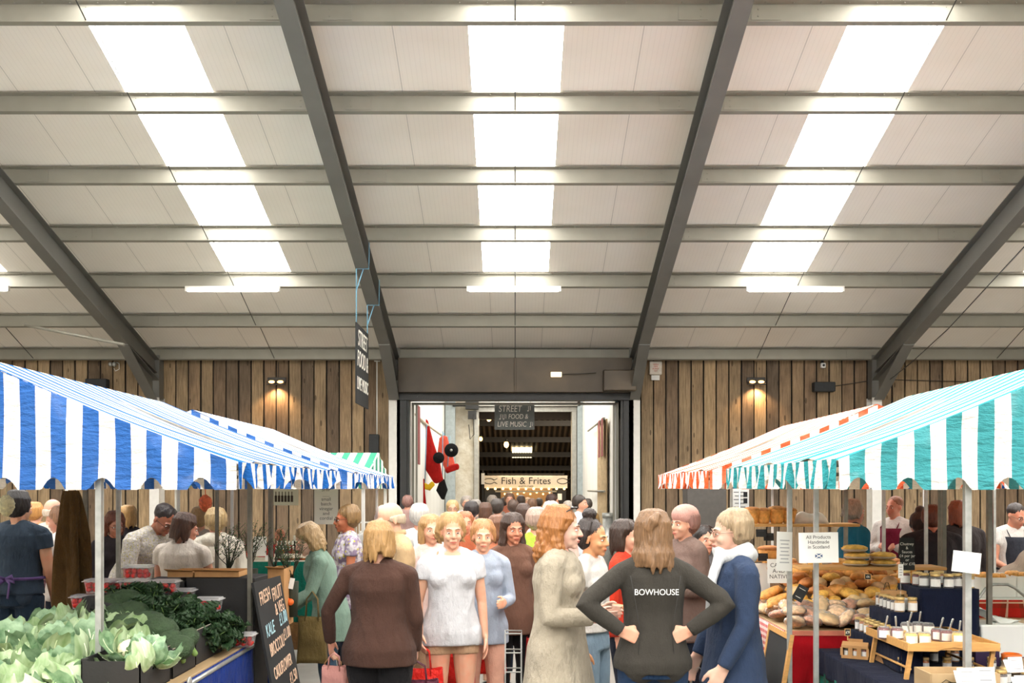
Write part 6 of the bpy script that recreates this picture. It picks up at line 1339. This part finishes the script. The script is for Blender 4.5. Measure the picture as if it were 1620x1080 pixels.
# hanging chalkboards
rope = mat('blue rope', (110, 160, 186), .7, 0, .05); D0 = 16.0
o = empty('hanging_board', (-2.56, 16.65, 3.84), label='large blackboard lettered STREET FOOD & LIVE MUSIC hung edge-on from the left rafter', cat='sign')
MB().box((0, 0, 0), (.02, 1.3, 1.3)).build('board', slate, o)
for body, z in (('STREET', .42), ('FOOD &', .08), ('LIVE MUSIC', -.32)):
    t = text('lettering', body, (.013, 0, z), (R(90), 0, R(90)), .38 if len(body) < 8 else .3, chalk, o, .002, 'CENTER', .15); t.scale = (.8, 1, 1)
for y in (-.6, .6):
    zt = roofz(16.65 + y) - RD - 3.84; b = MB(); b.tube([(0, y, .65), (.0, y, zt - .35), (.12, y, zt + .02)], .009, 6); b.tube([(0, y, zt - .35), (-.0, y, zt + .0), (.2, y, zt + .0)], .009, 6); b.tube([(.2, y, zt), (.2, y + .05, zt + .45)], .007, 6); b.build('rope', rope, o)
o = empty('hanging_sign', P(814, 659, 22.0), label='grey board lettered STREET FOOD & LIVE MUSIC hanging in the doorway', cat='sign'); W, H = 63 * 22 / F, 41 * 22 / F
MB().box((0, 0, 0), (W, .02, H)).build('board', mat('grey board', (100, 104, 102), .7, 0, .1), o)
for body, x, z, sz in (('STREET', -.1, .17, .2), ('FOOD &', .08, .0, .15), ('LIVE MUSIC', -.06, -.17, .165)): t = text('lettering', body, (x, -.012, z), (R(90), 0, 0), sz, chalk, o, .001, 'CENTER', .12); t.scale = (.78, 1, 1)
b = MB()
for x, z in ((.31, .18), (-.31, 0.0), (-.23, .0), (.36, -.17)): b.tube([(x, -.012, z - .05), (x, -.012, z + .05), (x + .04, -.012, z + .05), (x + .04, -.012, z - .04)], .006, 5); b.ell((x - .012, -.012, z - .05), (.018, .004, .013), 8, 6)
b.build('chalk_notes', chalk, o)
for x in (-.35, .35): MB().tube([(x, 0, H / 2), (x, 0, 5.18 - ZP(659, 22))], .006, 5).build('wire', black, o)
# red costume pieces on a rail in the passage (plain cloth shapes)
rcl = cloth('crimson felt', (170, 30, 26), 200, .9, .7); pk = cloth('salmon felt', (222, 96, 76), 200, .9, .6)
o = empty('hanging_rail', P(680, 690, 24.5), label='diagonal rope rail on the left passage wall holding red cloth', cat='rail'); b = MB(); a0 = o.location; b.tube([P(655, 655, 21.6) - a0, P(676, 672, 24.2) - a0, P(701, 690, 27.0) - a0], .03, 8); b.build('rail', mat('pale rope', (190, 180, 160), .7), o)
HG = []
def hang(nm, lab, px, py, D, pts, rr_, m_, flat=.4):
    a = P(px, py, D); b = MB(); b.tube([P(x, y, D) - a for x, y in pts], [(r * D / F, r * D / F * flat) for r in rr_], 18, up=V((0, 1, 0)), round_=True); q = b.build(nm, m_, None, a); m = q.modifiers.new('w', 'DISPLACE'); tx = bpy.data.textures.new('folds', 'CLOUDS'); tx.noise_scale = .25; m.texture = tx; m.strength = .12; m.mid_level = .5; HG.append(q); zr = ZP(655 + (px - 655) * .76, 21.6 + (px - 655) * .117); t0 = P(*pts[0], D) - a; MB().tube([t0, (t0.x * .5, 0, max(zr - a.z, t0.z + .15))], .012, 5).build('cord', rope, q); return tag(q, lab, 'cloth')
hang('red_costume', 'long crimson cloth costume hanging from the rail', 675, 700, 24.3, ((671, 668), (674, 700), (683, 735), (694, 758)), (7, 12, 13, 8), rcl)
hang('red_costume', 'salmon cloth costume part hanging right of the crimson one', 703, 715, 25.0, ((702, 694), (704, 715), (712, 738)), (8, 11, 9), pk)
hang('red_costume', 'rolled red cloth at the lower right of the costume', 715, 741, 24.9, ((708, 743), (716, 741), (723, 738)), (3, 5, 5), rcl)
hang('black_bag', 'black and red pouch dangling below the costume', 701, 775, 24.6, ((700, 760), (700, 775), (701, 788)), (4, 9, 3), cloth('black felt', (26, 26, 28)))
hang('red_scarf', 'narrow crimson cloth hanging low on the passage wall', 669, 780, 23.6, ((669, 758), (668, 780), (669, 800)), (4, 5, 7), rcl)
hang('yellow_cloth', 'small yellow crescent of cloth beside the narrow crimson cloth', 678, 767, 23.9, ((672, 768), (679, 771), (685, 765)), (3, 5, 4), cloth('yellow felt', (214, 176, 40)))
for px, py, r, lab in ((714, 712, 11, 'black felt disc with a pale centre on the salmon costume'), (694, 724, 9, 'black felt disc on the crimson costume')):
    par = HG[1 if px > 700 else 0]; o = MB().lathe([(.001, -.03), (r * 24.1 / F, -.02), (r * 24.1 / F, .02), (.001, .03)], 24).build('felt_disc', cloth('black felt', (26, 26, 28)), par, P(px, py, 24.1) - par.location); o.rotation_euler = (R(90), 0, 0); o['label'] = lab
    if px > 700: MB().lathe([(.001, .028), (.035, .03), (.001, .036)], 12).build('button', alu, o)
b = MB(); b.box((-2.15, 22.2, 3.0), (.02, .5, 1.3)); tag(b.build('faded_banner', cloth('faded maroon', (150, 84, 84))), 'faded maroon banner on the left passage wall', 'banner')
# right passage wall: curtain, banners, rods
b = MB(); b.grid(lambda u, t: (2.0 + .03 * sin(u * 40), 21.9 + 2.2 * u, 3.35 - 3.3 * t), 60, 6); tag(b.build('beige_curtain', cloth('beige curtain', (200, 176, 140)), solid=.01), 'long beige curtain against the right passage wall', 'curtain')
for k, y in enumerate((22.1, 22.9)): b = MB(); b.box((1.93, y, 2.95), (.01, .42, .85)); tag(b.build('maroon_pennant', cloth('faded maroon', (150, 84, 84))), ['maroon pennant nearest the doorway on the right wall', 'maroon pennant farther in on the right wall'][k], 'banner')
for k, z in enumerate((3.35, 1.75)): o = empty('wall_rod', (1.95, 24, z), label=['upper grey rod along the right passage wall', 'lower grey rod along the right passage wall'][k], cat='rod'); b = MB(); b.tube([(0, -2.2, .0), (0, 2.6, .0)], .025, 8); b.build('rod', steel, o)
o = empty('standpipe', (XP(972, 21.2) - .16, 21.0, 0), label='galvanised pipe stub at the right jamb of the doorway', cat='pipe'); MB().tube([(0, 0, 0), (0, 0, 1.2)], .11, 16).build('pipe', alu, o); MB().tube([(0, 0, 1.2), (0, 0, 1.3)], .12, 16).build('pipe_cap', alu, o)
o = empty('winch', P(747, 646, 30.6), label='dark winch and chain at the top of the limewashed wall', cat='winch'); b = MB(); b.box((0, 0, .1), (.4, .3, .25)); b.box((0, 0, -.2), (.25, .2, .25)); b.tube([(-.6, 0, .1), (.2, 0, .1)], .04, 8); b.build('winch_body', black, o); MB().tube([(.05, -.1, -.2), (.06, -.1, -.8), (-.06, -.1, -.95), (-.1, -.1, -.5)], .012, 6).build('chain', black, o)
o = empty('picture_frame', P(937, 790, 29.5), label='small framed picture far along the right passage wall', cat='picture'); b = MB(); b.box((0, 0, 0), (.3, .04, .5)); b.build('picture', mat('dark picture', (70, 56, 48), .6), o); b = MB()
for s in (-1, 1): b.box((s * .15, -.02, 0), (.03, .05, .53)); b.box((0, -.02, s * .25), (.33, .05, .03))
b.build('frame', pine, o)
# the frites stall beyond
YF = 37.0; o = empty('food_stall', (XP(832, YF), YF, 0), label='lit food stall with the Fish & Frites sign beyond the passage', cat='food stall')
W = 131 * YF / F; zs = ZP(762, YF); H = 20 * YF / F
MB().box((0, 0, zs), (W, .12, H)).build('sign_board', mat('pale sign board', (196, 190, 178), .6, 0, .05), o)
text('lettering', 'Fish & Frites', (0, -.065, zs + .03), (R(90), 0, 0), .37, mat('black sign paint', (26, 26, 28), .6, 0, 0), o, .002)
text('small_lettering', 'ANSTRUTHER', (0, -.065, zs - .17), (R(90), 0, 0), .09, MATS['black sign paint'], o, .001)
for s in (-1, 1):
    b = MB(); pts = [(s * 1.36 + .2 * cos(t) + .0, -.066, zs + .03 + .1 * sin(t)) for t in [2 * pi * k / 18 * .86 + .4 for k in range(19)]]; b.tube(pts, .012, 5); b.tube([(s * 1.36 + .17, -.066, zs + .06), (s * 1.36 + .3, -.066, zs + .13)], .012, 5); b.tube([(s * 1.36 + .17, -.066, zs), (s * 1.36 + .3, -.066, zs - .07)], .012, 5); b.build('fish_outline', MATS['black sign paint'], o)
for k in range(11): MB().ell((-W / 2 + .12 + k * (W - .24) / 10, -.14, zs - H / 2 - .02), (.045,) * 3, 8, 6).build('sign_bulb', emis('stall bulb', (255, 200, 120), 6), o)
b = MB(); b.box((0, 1.6, 1.0), (W - .2, .1, 2.0)); b.build('back_panel', mat('warm back panel', (180, 140, 96), .7), o)
b = MB(); b.box((0, .2, .55), (W - .4, .6, 1.1)); b.build('counter', black, o)
b = MB(); b.box((-W / 2 + .3, .1, 1.0), (.6, .2, 1.95)); b.build('side_panel', black, o); b = MB(); b.box((W / 2 - .3, .1, 1.0), (.5, .2, 1.95)); b.build('menu_panel', black, o)
MB().box((W / 2 - .28, -.01, 1.5), (.16, .01, .24)).build('menu_sheet', paper, o); MB().box((0, .0, zs - H / 2 - .12), (W - .8, .1, .06)).build('awning_bar', steel, o)
for k in range(8): MB().ell((-W / 2 + .75 + k * (W - 1.4) / 7, .3, 1.6 + .06 * (k % 2)), (.035,) * 3, 8, 6).build('festoon_bulb', emis('stall bulb', (255, 200, 120), 6), o)
l = bpy.data.lights.new('stall light', 'AREA'); l.energy = 40; l.size = 2; l.color = (1, .78, .5); lo = bpy.data.objects.new('stall_light', l); COL.objects.link(lo); lo.parent = o; lo.location = (0, .9, 2.3)
MB().box((0, 1.0, 2.35), (W - .2, 1.5, .04)).build('stall_roof', black, o)
o = empty('neighbour_sign', P(764, 757, 36), label='small white sign just left of the frites stall', cat='sign'); MB().box((0, 0, 0), (.12, .05, .4)).build('board', paper, o); MB().box((0, .05, -.9), (.06, .04, 2.5)).build('sign_post', black, o)
